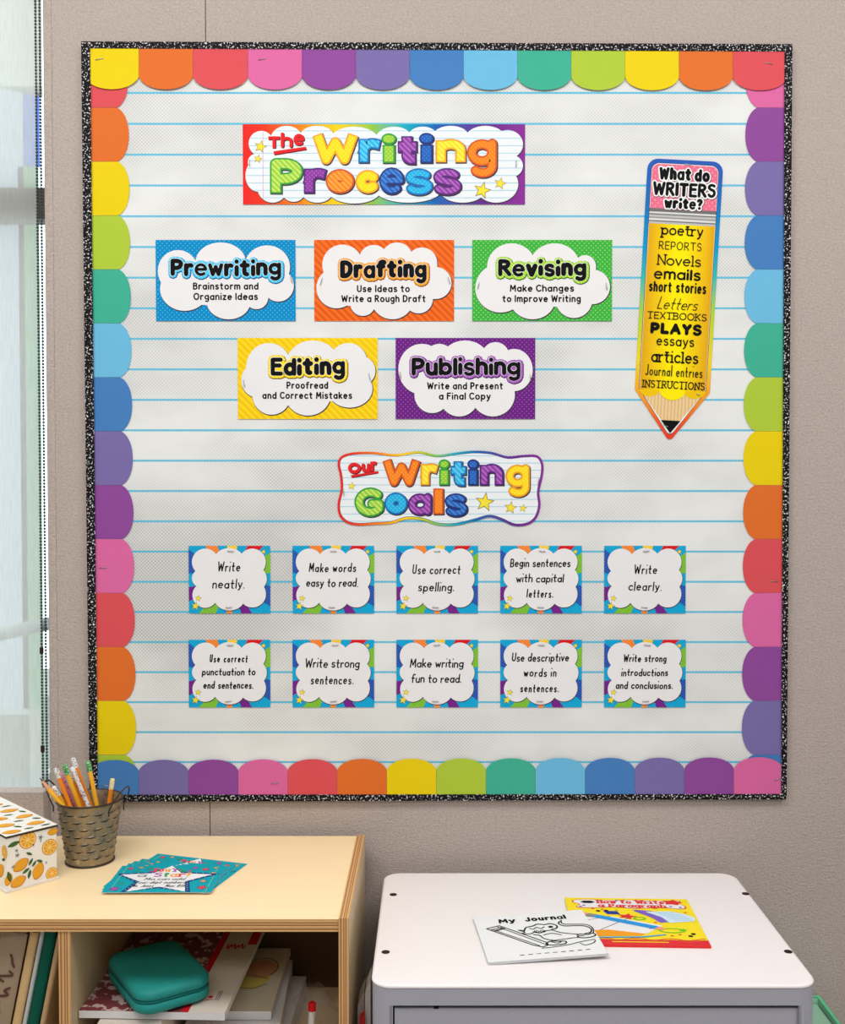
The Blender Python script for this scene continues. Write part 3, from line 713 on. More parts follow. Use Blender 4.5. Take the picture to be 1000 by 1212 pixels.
pr.poly(inset(pts, -2.6), M('purple_ink_line', (60, 50, 90)), 1)
inn = inset(pts, -3.1); pr.poly(inn, PAPERW, 2)
def inside_runs(poly, y):
    xs = []
    for i in range(len(poly)):
        (ax, ay), (bx_, by) = poly[i - 1], poly[i]
        if (ay > y) != (by > y): xs.append(ax + (bx_ - ax) * (y - ay) / (by - ay))
    xs.sort(); return list(zip(xs[::2], xs[1::2]))
for k in range(10):
    y = 539.5 + 8.6 * k
    for a, b in inside_runs(inn, y): pr.rect(a + .3, y - .35, b - .3, y + .35, PLINE, 3)
def c6(c, a, b, d, e, col, kind): return (c, 390 + a / 3.704, 520 + b / 3.704, 390 + d / 3.704, 520 + e / 3.704, col, kind)
big_letters(pr, [c6('W', 245, 86, 405, 206, 'orange', 'dots'), c6('r', 408, 104, 488, 205, 'yellow', 'stripes'), c6('i', 486, 86, 538, 205, 'lime', 'dots'), c6('t', 536, 92, 613, 206, 'sky', 'stripes'), c6('i', 612, 86, 665, 205, 'navy', 'dots'),
                 c6('n', 667, 106, 773, 205, 'purple', 'stripes'), c6('g', 780, 108, 888, 254, 'yellow', 'dots'), c6('G', 118, 210, 249, 340, 'lime', 'stripes'), c6('o', 250, 232, 352, 330, 'sky', 'dots'),
                 c6('a', 352, 234, 459, 334, 'purple', 'stripes'), c6('l', 461, 211, 513, 333, 'orange', 'dots'), c6('s', 514, 236, 616, 340, 'navy', 'stripes')],
            {'*': 4.3, 'i': 4.8, 'l': 5.0, 'G': 4.6, 'o': 5.0, 's': 3.6, 'a': 3.9, 'g': 4.0}, 4)
tilt_text(pr, [('O', 414.5, 547.5, 429.5, 560.5), ('u', 430.5, 548.5, 440.5, 559), ('r', 441, 546, 448.5, 558)], 1.9, 8, 0, 0, 4)
pr.poly([(418, 563.2), (450.5, 558), (451, 560.4), (419.5, 566)], REDD, 4); pr.poly([(417.6, 562.6), (450, 557.4), (450.5, 559.6), (419, 565)], RED, 5)
for x, y, r in ((576.3, 594.5, 10), (606.8, 601, 6.6), (621.7, 601.5, 4.2), (418.9, 575.3, 4.2)): pr.star(x, y, r, STARY, 4, .15, .42, STARE)
fin([(409.5, 583, 90, 8), (640, 570, 80, 8)])

# --- ten goal cards
GOALS = [
 ('white cloud card reading Write neatly', [('Write', 260, 287, 676, 11), ('neatly.', 253.7, 292, 696.3, 11)]),
 ('white cloud card reading Make words easy to read', [('Make words', 368, 424, 676.8, 10), ('easy to read.', 364.6, 426.4, 694.3, 10)]),
 ('white cloud card reading Use correct spelling', [('Use correct', 490.4, 547.4, 679.2, 10.5), ('spelling.', 497, 540, 699.7, 10.5)]),
 ('white cloud card reading Begin sentences with capital letters', [('Begin sentences', 606, 677.5, 671, 9.5), ('with capital', 613, 669.5, 689, 9.5), ('letters.', 625.5, 657.5, 707, 9.5)]),
 ('white cloud card reading Write clearly', [('Write', 752.5, 780, 679, 10.5), ('clearly.', 746, 785.5, 699, 10.5)]),
 ('white cloud card reading Use correct punctuation to end sentences', [('Use correct', 250.7, 295.8, 783.7, 8.5), ('punctuation to', 241.5, 305, 799.2, 8.5), ('end sentences.', 243, 302.5, 815, 8.5)]),
 ('white cloud card reading Write strong sentences', [('Write strong', 363.5, 428, 790, 10.5), ('sentences.', 370, 421, 809.6, 10.5)]),
 ('white cloud card reading Make writing fun to read', [('Make writing', 487.5, 551, 790, 10), ('fun to read.', 489, 548.5, 807.8, 10)]),
 ('white cloud card reading Use descriptive words in sentences', [('Use descriptive', 608, 675.8, 782.7, 9.5), ('words in', 622, 661, 800.7, 9.5), ('sentences.', 618, 664, 819, 9.5)]),
 ('white cloud card reading Write strong introductions and conclusions', [('Write strong', 740, 791, 783.2, 8.5), ('introductions', 737.5, 793, 800, 8.5), ('and conclusions.', 731, 798.8, 815.2, 8.5)]),
]
GSKY = pat('goal_sky', (6, 160, 210), (60, 188, 226), 'dots', .0032, 45, duty=.22)
def gs(n, a, b): return pat('goal_' + n, a, b, 'stripes', .0034, -55)
WEDGES = [(gs('orange', (240, 120, 40), (250, 150, 70)), [(245.5, 646), (260, 646)], .12), (gs('yellow', (244, 196, 40), (250, 214, 80)), [(271.7, 646), (283.8, 646)], .2), (gs('red', (226, 34, 40), (200, 20, 34)), [(296, 646), (314.6, 646)], .2),
          (gs('green', (140, 200, 64), (112, 180, 50)), [(322.5, 654), (322.5, 678)], .25), (gs('blue', (30, 72, 160), (56, 104, 190)), [(322.5, 693.5), (322.5, 718)], .2), (gs('purple', (132, 46, 150), (98, 30, 120)), [(301, 726), (288, 726)], .25),
          (gs('orange', 0, 0), [(277.5, 726), (270.5, 726)], .2), (gs('green', 0, 0), [(258, 726), (237.6, 726)], .2), (gs('purple', 0, 0), [(226, 712), (226, 695)], .2), (gs('blue', 0, 0), [(226, 678), (226, 650)], .2)]
for k, (lab, lines) in enumerate(GOALS):
    ox, oy = 122.9 * (k % 5), 111.2 * (k // 5)
    x0, y0 = 226 + ox, 646 + oy
    mb, pr, fin = poster('goal_card', lab, 'card', 'writing goal cards', x0, y0, x0 + 96.5, y0 + 80)
    sheet(mb, pr, x0, y0, x0 + 96.5, y0 + 80, GSKY)
    for mt, (a, b), sh in WEDGES:
        c = (274.2, 686); q = [a, b] + [(c[0] + (p[0] - c[0]) * .45, c[1] + (p[1] - c[1]) * .45) for p in (b, a)]
        pr.poly([(x + ox, y + oy) for x, y in q], mt, 1)
    D = [(245.9, 665.3, 16, 16), (274, 663, 17.5, 14.3), (301.4, 665.3, 16, 16), (245.3, 684.5, 15.5, 12.5), (303, 685, 15.5, 15), (245.3, 704.5, 15, 15), (274, 708, 18, 14.6), (301.4, 703, 16, 16)]
    D = [(x + ox, y + oy, a, b) for x, y, a, b in D]
    pr.cloud(D, [(242 + ox, 660 + oy, 304 + ox, 708 + oy)], WHITE, 2, ED, .35, (.35, .6))
    for x, y, r in ((237.3, 708.2, 3.5), (233.9, 717.4, 4.4), (314.8, 653, 2.7)): pr.star(x + ox, y + oy, r, STARY, 4, .2, .44, STARE)
    for tx, a, b, bl, cp in lines:
        pr.text(tx, a, b, bl + .4, cp + 1, .74, BLACK, 5, xh=.56, gap=.6 if len(tx) > 11 else 1.15, space=3.2, slant=.1, wob=.07)
    j = random.uniform(-2, 2)
    fin([(x0 + 50 + j, y0 + 6.5, random.uniform(-6, 6), 7), (x0 + 48 + j, y0 + 73, random.uniform(-6, 6), 7)])

# --- pencil shaped poster
ang = math.radians(3.0); O = at_y(814.2, 189.5, YP - TH); sc_ = (at_y(860, 350, YP - TH).x - at_y(760, 350, YP - TH).x) / 100
U = Vector((math.cos(ang), 0, -math.sin(ang))); Vv = Vector((math.sin(ang), 0, math.cos(ang)))
mb = MB(); pr = Print(mb, O, U, Vv, (0, -1, 0), 0, 0, sc_)
def pencil_outline(d):
    hw = 44.6 - d; r = 12.5 - d * .7; b = 272 - d * .25; tip = 328 - d * 1.25
    o = [(-hw, b), (-3.2, tip), (0, tip + 1.2), (3.2, tip), (hw, b)]
    o += [(hw - r + r * math.cos(math.radians(a)), d + r - r * math.sin(math.radians(a))) for a in range(0, 91, 10)]
    o += [(-hw + r - r * math.sin(math.radians(a)), d + r - r * math.cos(math.radians(a))) for a in range(0, 91, 10)]
    return o
zt, zb_ = pr.p(0, 0).z, pr.p(0, 328).z
PG = gradient('pencil_rainbow', 'Z', zb_, zt, [(0, S(226, 60, 40)), (.06, S(232, 84, 40)), (.14, S(240, 150, 40)), (.28, S(238, 206, 40)), (.46, S(166, 204, 56)), (.58, S(60, 180, 170)), (.68, S(10, 150, 200)), (.85, S(30, 110, 185)), (1, S(44, 92, 180))])
mb.prism([pr.p(x, y) + Vector((0, TH, 0)) for x, y in pencil_outline(0)], (0, -TH, 0), PG)
pr.poly(pencil_outline(4.6), M('dark_line', (50, 46, 60)), 1)
pr.poly(pencil_outline(5.2), WLINE, 2)
w = 39; PK = pat('eraser_pink', (232, 112, 140), (246, 168, 186), 'dots', .0068, 45, duty=.16)
pr.poly([p for p in [(-w, 58), (w, 58)] + [(w - 8.5 + 8.5 * math.cos(math.radians(a)), 6 + 8.5 - 8.5 * math.sin(math.radians(a))) for a in range(0, 91, 15)] + [(-w + 8.5 - 8.5 * math.sin(math.radians(a)), 6 + 8.5 - 8.5 * math.cos(math.radians(a))) for a in range(0, 91, 15)]], PK, 3)
GR = [M('ferrule_%d' % k, c) for k, c in enumerate(((112, 112, 110), (188, 188, 186), (140, 140, 138), (214, 214, 212)))]
yy = 58
for k, hgt in enumerate((4, 2.2, 1.4, 2.6, 1.4, 2.6, 1.4, 2.4)):
    pr.rect(-w - .4, yy, w + .4, yy + hgt, GR[(0, 3, 0, 1, 2, 3, 0, 1)[k]], 3); yy += hgt
WOOD = pat('pencil_wood_print', (222, 184, 128), (234, 204, 156), 'stripes', .0055, 3)
YEL = []
for k, (c, ww) in enumerate((((226, 168, 30), w), ((240, 190, 24), w * .82), ((248, 214, 16), w * .55), ((252, 228, 10), w * .26))): YEL.append((M('pencil_yellow_%d' % k, c), ww))
pr.poly([(-w, 262), (-w, 271.5), (-.2, 321), (.2, 321), (w, 271.5), (w, 262)], WOOD, 3)
def ymix(u):
    a_, b_ = (222, 160, 28), (252, 230, 8); t_ = max(0, min(1, (1 - abs(u)) ** .8 * 1.15)); return tuple(a_[i] + (b_[i] - a_[i]) * t_ for i in range(3))
NB = 26
for k in range(NB):
    u0, u1 = -1 + 2 * k / NB, -1 + 2 * (k + 1) / NB; u = abs((u0 + u1) / 2)
    pr.rect(w * u0, yy, w * u1, 272, M('pencil_band_%d' % round(u * 100), ymix(u)), 4)
for cx_, rx, ry, m_, q in ((-27, 12.2, 9, M('pencil_band_65', ymix(.65)), 4), (26, 13.2, 9, M('pencil_band_65', ymix(.65)), 4), (0, 15.5, 12, M('pencil_band_10', ymix(.1)), 8)):
    pr.poly([(cx_ + rx * math.cos(math.pi * k / 14), 271 + ry * math.sin(math.pi * k / 14)) for k in range(15)], m_, q)
pr.poly([(-11.6, 307), (-.4, 321.6), (.4, 321.6), (11.6, 307)], BLACK, 9)
pr.stroke([(-8, 313), (-3, 314.5)], .35, GR[2], 10)
def pt(tx, x0, x1, bl, cap, r, L=10, **kw): pr.text(tx, x0, x1, bl, cap, r, BLACK, L, **kw)
for tx, x0, x1, bl, cap in (('What do', -30.5, 29.5, 24.5, 15), ('WRITERS', -37, 37.5, 43, 16.5), ('write?', -22.5, 23, 57.5, 13)):
    kw = dict(xh=.74, gap=.5, wob=.05)
    pr.text(tx, x0, x1, bl, cap, 2.0, M('grey_shadow', (110, 60, 80)), 4, dr=1.7, off=(.4, .6), **kw)
    pr.text(tx, x0, x1, bl, cap, 2.0, WLINE, 5, dr=1.4, **kw); pr.text(tx, x0, x1, bl, cap, 2.0, BLACK, 6, dr=.05, **kw)
pt('poetry', -24, 25.5, 89, 12.5, .85, xh=.7, gap=.8, serif=1.5); pt('REPORTS', -26, 24.5, 106, 9.8, .5, gap=1.4)
pt('Novels', -26.5, 25, 124.5, 13, .75, xh=.66, gap=.8, serif=1.3); pt('emails', -30, 25.5, 141, 13, 1.4, xh=.74, gap=1.2)
pt('short stories', -35, 33, 156, 12.5, 1.02, xh=.72, gap=.9, space=4); pt('Letters', -24, 23, 176, 15, .5, xh=.52, gap=1.0, slant=.3)
pt('TEXTBOOKS', -35, 35.5, 188, 8.6, .55, gap=.9, serif=1.5); pt('PLAYS', -30.5, 30.5, 205.5, 13.5, 2.1, gap=1.0)
pt('essays', -22.5, 22.5, 219, 12, .75, xh=.68, gap=1.3); pt('articles', -27.5, 28.5, 239, 14, .95, xh=.7, gap=.7, serif=1.5)
pt('Journal entries', -33.5, 34.5, 255, 13.5, .6, xh=.52, gap=1.2, space=3.5); pt('INSTRUCTIONS', -36.5, 38, 269.5, 9.2, .6, gap=.8, serif=1.2)
o = tag(mb.build('pencil_poster', loc=O), 'tall pencil shaped poster reading What do writers write', 'poster')
staple(o, 817, 194.5, YP - TH - .0016, -4, 7); staple(o, 829, 467, YP - TH - .0016, -30, 4)

# ================================================================== BOOKSHELF
ZS = CAM.z - .569
pf = at_z(300, 1088, ZS); pk = at_z(300, 989.5, ZS); YF, YK = pf.y, min(pk.y, -.002)
XR = at_z(415.5, 1088, ZS).x; XI = at_z(403.5, 1088, ZS).x
def wood_mat(name, c1, c2, sx):
    t = NT(name); x, y, z = t.xyz(t.pos())
    v = t.vec(t.math('MULTIPLY', x, sx[0]), t.math('MULTIPLY', y, sx[1]), t.math('MULTIPLY', z, sx[2]))
    n1 = t.noise(v, 1, 4, .55); n2 = t.noise(t.pos(), 4, 3)
    c = t.mix(n1, S(*c1), S(*c2)); c = t.mix(t.math('MULTIPLY', n2, .35), c, S(*[int(k * .93) for k in c1])); t.base(c); t.rough(.38, .3); return t.m
MAPLE = wood_mat('maple_top', (252, 220, 170), (255, 234, 192), (6, 60, 60)); MAPLEV = wood_mat('maple_side', (206, 180, 142), (222, 198, 160), (60, 60, 6))
def ply_mat(name, axis, a, b, horizontal=False):
    t = NT(name); q = t.xyz(t.pos())['XYZ'.index(axis)]; r = t.n('ShaderNodeMapRange'); t.l(q, r.inputs[0]); r.inputs[1].default_value = a; r.inputs[2].default_value = b
    L, D_ = S(222, 176, 116), S(132, 84, 52); L2_ = S(206, 156, 100)
    c = t.ramp(r.outputs[0], [(0, L), (.14, D_), (.24, L2_), (.36, L), (.46, D_), (.54, L2_), (.68, D_), (.76, L), (.9, L2_)], 'CONSTANT')
    c = t.mix(t.math('MULTIPLY', t.noise(t.pos(), 90, 3), .35), c, S(190, 140, 92)); t.base(c); t.rough(.5, .25); return t.m
TT = .0165
shelf = thing('bookshelf', 'low plywood bookshelf with open compartments under the left of the board', 'bookshelf', (-.6, (YF + YK) / 2, 0))
XL = -1.25
mb = MB(); mb.box((XL, YF, ZS - TT), (XI - .0004, YK, ZS), MAPLE, {2: ply_mat('ply_top', 'Z', ZS - TT, ZS)}); mb.build('top_panel', parent=shelf, bevel=.0012)
mb = MB(); mb.box((XI, YF - .002, 0.03), (XR, YK, ZS + .002), MAPLEV, {2: ply_mat('ply_side', 'X', XI, XR), 5: MATS.setdefault('ply_side2', ply_mat('ply_side_top', 'X', XI, XR))}); mb.build('side_panel', parent=shelf, bevel=.0015)
dz0, dz1 = at_y(71.5, 1150, YF), at_y(85.5, 1150, YF)
mb = MB(); mb.box((dz0.x, YF + .002, .53), (dz1.x, YK - .012, ZS - TT - .0004), MAPLEV, {2: ply_mat('ply_divider', 'X', dz0.x, dz1.x)}); mb.build('divider', parent=shelf, bevel=.001)
BACKP = M('back_panel_brown', (98, 76, 56), .7)
mb = MB(); mb.box((XL, YK - .011, .03), (XI - .0005, YK - .0005, ZS - TT - .0005), BACKP); mb.build('back_panel', parent=shelf)
ZF = .53
mb = MB(); mb.box((XL, YF + .003, ZF - .0165), (XI - .0005, YK - .0115, ZF - .0005), MAPLE, {2: ply_mat('ply_shelf', 'Z', ZF - .0165, ZF)}); mb.build('shelf_board', parent=shelf)
mb = MB(); mb.box((XL, YF, .06), (XI - .0005, YK - .0115, .0765), MAPLE, {2: ply_mat('ply_bottom', 'Z', .06, .0765)}); mb.build('bottom_panel', parent=shelf)
mb = MB(); mb.box((XL - TT, YF, 0.03), (XL - .0005, YK, ZS), MAPLEV); mb.build('side_panel', parent=shelf)
for (fx, fy) in ((XL + .03, YF + .05), (XL + .03, YK - .05), (XR - .04, YF + .05), (XR - .04, YK - .05)):
    mb = MB(); mb.lathe((fx, fy, 0), [(.001, 0), (.018, 0), (.018, .03), (.001, .03)], M('foot_black', (40, 40, 42)), 16); mb.build('foot', parent=shelf)

# ---- lemon pattern box
bb_ = at_z(71, 1040.5, ZS + .0002); A_ = Vector((.70, .714, 0)); Lg = Vector((-.714, .70, 0)); fw, fl, fh = .0745, .21, .0795
lo = Vector((bb_.x, bb_.y, ZS + .0003)) - A_ * fw
LEMW = M('lemon_paper', (232, 228, 220), .5); LEM = M('lemon_yellow', (226, 160, 48)); LEMD = M('lemon_ochre', (198, 128, 34)); LEML = M('lemon_pale', (244, 206, 120)); LEAF = M('leaf_green', (70, 104, 44)); LEAFD = M('leaf_dark', (44, 74, 40)); SPECK = M('speck_grey', (98, 100, 104)); EDGEB = M('box_edge_dark', (70, 58, 50))
lb_ = thing('lemon_box', 'small lidded storage box printed with lemons on the bookshelf corner', 'box', lo + A_ * fw / 2 + Lg * fl / 2)
def lemon_whole(pr, x, y, r, a, L):
    ca, sa = math.cos(a), math.sin(a)
    P = []
    for k in range(28):
        t_ = 2 * math.pi * k / 28; u, v = 1.25 * math.cos(t_) * (1 + .16 * abs(math.cos(t_)) ** 6), .95 * math.sin(t_); P.append((u, v))
    pr.poly([(x + r * (u * ca - v * sa), y + r * (u * sa + v * ca)) for u, v in P], LEMD, L)
    pr.poly([(x + r * .9 * (u * ca - v * sa) - .05 * r, y + r * .9 * (u * sa + v * ca) - .08 * r) for u, v in P], LEM, L + 1)
def lemon_slice(pr, x, y, r, L):
    pr.disc(x, y, r, r, LEMD, L, 26); pr.disc(x, y, r * .9, r * .9, LEML, L + 1, 26)
    for k in range(9):
        a0, a1 = 2 * math.pi * (k + .1) / 9, 2 * math.pi * (k + .9) / 9
        pr.poly([(x + .12 * r * math.cos((a0 + a1) / 2), y + .12 * r * math.sin((a0 + a1) / 2))] + [(x + .78 * r * math.cos(a0 + (a1 - a0) * j / 4), y + .78 * r * math.sin(a0 + (a1 - a0) * j / 4)) for j in range(5)], LEM, L + 2)
def leaf(pr, x, y, r, a, L, m_=None):
    ca, sa = math.cos(a), math.sin(a); P = [(u / 6 - 1, .36 * math.sin(math.pi * u / 12) ** .8) for u in range(13)] + [(1 - u / 6, -.36 * math.sin(math.pi * u / 12) ** .8) for u in range(1, 12)]
    pr.poly([(x + r * (u * ca - v * sa), y + r * (u * sa + v * ca)) for u, v in P], LEAFD, L)
    pr.poly([(x + r * .8 * (u * ca - v * sa), y + r * .8 * (u * sa + v * ca)) for u, v in P], m_ or LEAF, L + 1)
def speck(pr, x, y, r, L):
    for k in range(5): pr.stroke([(x, y), (x + r * math.cos(1.257 * k), y + r * math.sin(1.257 * k))], r * .16, SPECK, L, n=5)
mb = MB(); z1 = fh - .0
mb.obox(lo + Vector((0, 0, .004)) + A_ * .001 + Lg * .001, A_ * (fw - .002), Lg * (fl - .002), Vector((0, 0, fh - .0075)), LEMW)
fr = Print(mb, lo + A_ * .001 + Lg * .001 + Vector((0, 0, .004)) - Lg * .00005, A_, (0, 0, 1), -Lg, 0, 0, .001)
# front face in millimetres: x 0..72, y 0 (bottom) .. -70 (top)
for a in ((30, -63, 12.5), (62, -45, 11.5), (65, -6, 9)): lemon_slice(fr, *a, 1) if a[1] > -60 or True else None
for a in ((20, -30, 8.5, -.5), (45, -15, 8.5, -1.2), (16, -7.5, 8, -.35), (2.2, -14, 6, -1.3)): lemon_whole(fr, *a, 2 if a[0] > 3 else 1)
for a in ((32, -43, 5, .5), (34, -31, 5.5, -1.0), (39, -27, 5, -.9), (47, -29, 5, .4), (27, -20, 6, -.5), (32, -14, 6.5, -1.3), (3, -18, 8, 1.35), (10, -62, 9, -.2)): leaf(fr, *a, 5)
for a in ((49, -62, 3.4), (14, -52, 2.2), (38, -54, 2), (15, -45, 3), (9, -30, 2.5), (57, -24, 1.6), (49, -57, 1.4)): speck(fr, *a, 3)
lemon_whole(fr, 67, -66, 5.5, 0, 1)
sd = Print(mb, lo + A_ * .001 + Lg * (fl - .001) + Vector((0, 0, .004)) - A_ * .00005, -Lg, (0, 0, 1), -A_, 0, 0, .001)
for k in range(7):
    lemon_whole(sd, 14 + k * 29, -22 - 26 * (k % 2), 9, .4 * k, 1); leaf(sd, 24 + k * 29, -40 + 22 * (k % 2), 6, k, 1); lemon_slice(sd, 28 + k * 29, -12 - 40 * ((k + 1) % 2), 9, 4)
mb.build('box_body', parent=lb_)
mb = MB(); mb.obox(lo - A_ * .0005 - Lg * .0005 + Vector((0, 0, fh - .0033)), A_ * (fw + .001), Lg * (fl + .001), Vector((0, 0, .003)), EDGEB, {5: LEMW, 1: EDGEB})
tp_ = Print(mb, lo + Vector((0, 0, fh - .0002)), A_, Lg, (0, 0, 1), 0, 0, .001)
for k, (x, y, r, a) in enumerate(((14, -14, 9, .3), (56, -28, 9, .2), (20, -48, 9, .5), (58, -70, 9, .0), (26, -84, 9, .6), (54, -112, 9, .2), (16, -124, 9, .5), (50, -156, 9, .4), (20, -172, 8, .2), (56, -194, 8, .1))): lemon_whole(tp_, x, y, r, a, 1)
for x, y, a in ((38, -12, .2), (30, -30, 1.0), (62, -10, .1), (42, -54, .3), (66, -48, .9), (10, -70, .5), (44, -92, .2), (66, -94, 1.2), (10, -100, .2), (36, -136, .4), (60, -136, .1), (34, -190, .4)): leaf(tp_, x, y, 7, a, 3)
mb.build('lid', parent=lb_)
mb = MB(); mb.obox(lo - A_ * .0015 - Lg * .0015, A_ * (fw + .003), Lg * (fl + .003), Vector((0, 0, .0038)), LEMW, {2: M('box_base_white', (226, 216, 204))}); mb.build('base_board', parent=lb_)

# ---- olive bucket
bc = at_z(109.3, 1018.5, ZS); BX = Vector((bc.x, bc.y, ZS + .0003)); RB, RT, BH = .0340, .0470, .0935
def bucket_mat():
    t = NT('aged_galvanised'); p = t.pos(); n1 = t.noise(p, 60, 5, .65); n2 = t.noise(p, 22, 3)
    c = t.ramp(n1, [(.33, S(92, 80, 64)), (.48, S(152, 142, 122)), (.6, S(168, 140, 96)), (.72, S(206, 198, 180))])
    c = t.mix(t.math('MULTIPLY', n2, .4), c, S(110, 98, 80)); t.base(c); t.rough(.4, .5, .45); t.bump(n1, .4, .001); return t.m
BUCK = bucket_mat(); BRIM = M('bucket_rim_dark', (66, 56, 46), .45, .5, .6); SLIT = M('slit_dark', (40, 34, 28), .7)
bk = thing('olive_bucket', 'rusty metal bucket with slotted sides holding pencils on the bookshelf', 'bucket', BX)
mb = MB(); n = 56
def wall_r(z): return RB + (RT - RB) * z / BH
prof = [(.0005, .003), (RB - .0015, .003), (RB, 0.0), (RB + .0012, .001), (wall_r(.004), .004)] + [(wall_r(BH * k / 10), BH * k / 10) for k in range(1, 11)] + [(RT + .0012, BH + .001), (RT - .0004, BH + .0015)] + [(wall_r(BH * k / 10) - .0012, BH * k / 10) for k in range(10, 0, -1)] + [(RB - .0013, .0045), (.0005, .0045)]
mb.lathe(BX, prof, BUCK, n)
rnd = random.Random(3)
for row in range(7):
    z = .014 + row * .0112; cnt = 13
    for k in range(cnt):
        a = 2 * math.pi * (k + .5 * (row % 2)) / cnt; ha = .2; R_ = wall_r(z)
        tilt = .0014
        top, bot, mid = [], [], []
        for j in range(7):
            u = j / 6; aa = a + ha * (2 * u - 1); prf = math.sin(math.pi * u); zz = z + tilt * (u - .5)
            e = Vector((math.cos(aa), math.sin(aa), 0))
            top.append(BX + e * (wall_r(zz + .0028) + .0002) + Vector((0, 0, zz + .0004 + .0018 * prf))); mid.append(BX + e * (R_ + .0002 + .0012 * prf) + Vector((0, 0, zz + .0002))); bot.append(BX + e * (wall_r(zz) + .00025) + Vector((0, 0, zz - .0020 * prf)))
        mb.grid([mid, top], BUCK); mb.grid([bot, mid], SLIT)
mb.build('bucket_body', parent=bk)
mb = MB(); mb.tube([BX + Vector(((RT + .0006) * math.cos(2 * math.pi * k / 48), (RT + .0006) * math.sin(2 * math.pi * k / 48), BH + .0006)) for k in range(48)], .0016, BRIM, 8, closed=True); mb.build('rim', parent=bk)
mb = MB(); mb.tube([BX + Vector(((RB + .0009) * math.cos(2 * math.pi * k / 48), (RB + .0009) * math.sin(2 * math.pi * k / 48), .0016)) for k in range(48)], .0015, BRIM, 8, closed=True); mb.build('foot_ring', parent=bk)
for sgn, a0 in ((-1, 172), (1, -22)):
    a = math.radians(a0); e = Vector((math.cos(a), math.sin(a), 0)); tg = Vector((-e.y, e.x, 0)); c = BX + e * (RT + .0022); ptsb = []
    for k in range(13):
        u = k / 12; ww = .017 * math.cos(math.pi * u) ; hgt = math.sin(math.pi * u)
        ptsb.append(c + tg * ww + e * (.020 * hgt) + Vector((0, 0, BH - .008 + .034 * hgt)))
    ptsb = [c + tg * .017 + Vector((0, 0, BH - .016))] + ptsb + [c - tg * .017 + Vector((0, 0, BH - .016))]
    mb = MB(); mb.tube(ptsb, .0011, BRIM, 7); mb.build('handle', parent=bk)

# ---- pencils in the bucket
def speckle(name, c1, c2, scale, th):
    t = NT(name); f = t.math('GREATER_THAN', t.noise(t.pos(), scale, 2, .6), th); t.base(t.mix(f, S(*c1), S(*c2))); t.rough(.4, .4); MATS[name] = t.m; return t.m
ORG = M('pencil_orange', (240, 140, 30), .35, .45); YLP = M('pencil_yellow', (246, 178, 40), .35, .45); LEADM = M('lead', (44, 42, 44), .4)
CUTW = M('cut_wood', (222, 160, 118), .7)
WSP = speckle('ferrule_white_black', (236, 232, 228), (60, 40, 44), 520, .57); GSP = speckle('ferrule_green_white', (40, 140, 62), (214, 236, 200), 620, .57)
PNKS = speckle('shaft_pink_print', (226, 140, 160), (120, 96, 170), 330, .58); WBL = speckle('shaft_white_print', (232, 228, 226), (92, 88, 140), 300, .6)
YSP = speckle('ferrule_gold_white', (226, 190, 70), (246, 240, 214), 560, .52)
PENC = [  # label, shaft, ferrule, eraser, top px, rim px, depth at top, depth at rim, sharpened end up
 ('yellow pencil with its sharpened point up, leaning left', YLP, None, None, (49.5, 920.5), (79, 959), 1.590, 1.584, True),
 ('orange pencil with black and white end, second from the left', ORG, WSP, WSP, (68.5, 909), (87, 958), 1.606, 1.588, False),
 ('pink and purple printed pencil between two orange ones', PNKS, PNKS, PNKS, (73, 914), (92, 957), 1.622, 1.600, False),
 ('yellow pencil with green top behind the bucket front, leaning left', YLP, GSP, GSP, (78.5, 905), (98, 958), 1.604, 1.585, False),
 ('orange pencil with white top left of the white printed pencil', ORG, WSP, WSP, (85, 913), (105, 958), 1.618, 1.590, False),
 ('white pencil with small purple printed marks', WBL, WBL, WBL, (87.5, 908), (111, 957), 1.634, 1.604, False),
 ('tallest orange pencil with a white and black end', ORG, WSP, WSP, (88.5, 897), (113.5, 957), 1.650, 1.618, False),
 ('yellow pencil with green top standing nearest the board edge', YLP, GSP, GSP, (106.5, 900.5), (119.5, 957), 1.602, 1.588, False),
 ('short orange pencil with gold end standing apart on the right', ORG, YSP, YSP, (136, 921.5), (133.5, 952), 1.612, 1.606, False),
 ('pencil end with black and white checks low behind the left handle', YLP, WSP, WSP, (66, 931), (80, 953), 1.636, 1.622, False),
]
FEET = [(1.5662, .0232, -.0102), (1.5857, .0011, -.0093), (1.6004, .002, .0228), (1.5777, .0079, .0042), (1.5964, .0166, .0078), (1.5917, .0255, .0061), (1.6041, .0218, .0145), (1.5918, .026, -.0026), (1.6266, .0118, .0229), (1.5783, -.0038, .0149)]
for (lab, shm, fm, em, tpx, rpx, _d, _e, up), (dt, ftx, fty) in zip(PENC, FEET):
    T_ = at_d(*tpx, dt); Bt = Vector((BX.x + ftx, BX.y + fty, ZS + .0095)); dv = (Bt - T_).normalized()
    r = .0037; pc = thing('pencil', lab, 'pencil', Bt, 'pencils in the bucket'); ax = -dv; Lp = (T_ - Bt).length
    def P_(s): return Bt + ax * s
    def seg(name, prof, m_, nn=12):
        m2_ = MB(); m2_.tube([P_(s) for s, _ in prof], [q for _, q in prof], m_, nn); return m2_.build(name, parent=pc)
    if up:
        seg('shaft', [(0, r), (Lp - .022, r)], shm, 6); seg('sharpened_cone', [(Lp - .022, r), (Lp - .006, .0012)], CUTW); seg('lead_tip', [(Lp - .006, .0012), (Lp, .0003)], LEADM)
    else:
        seg('shaft', [(0, r), (Lp - .016, r)], shm, 6); seg('ferrule', [(Lp - .016, r * 1.03), (Lp - .006, r * 1.03)], fm); seg('eraser', [(Lp - .006, r * .98), (Lp - .001, r * .95), (Lp, r * .7)], em)

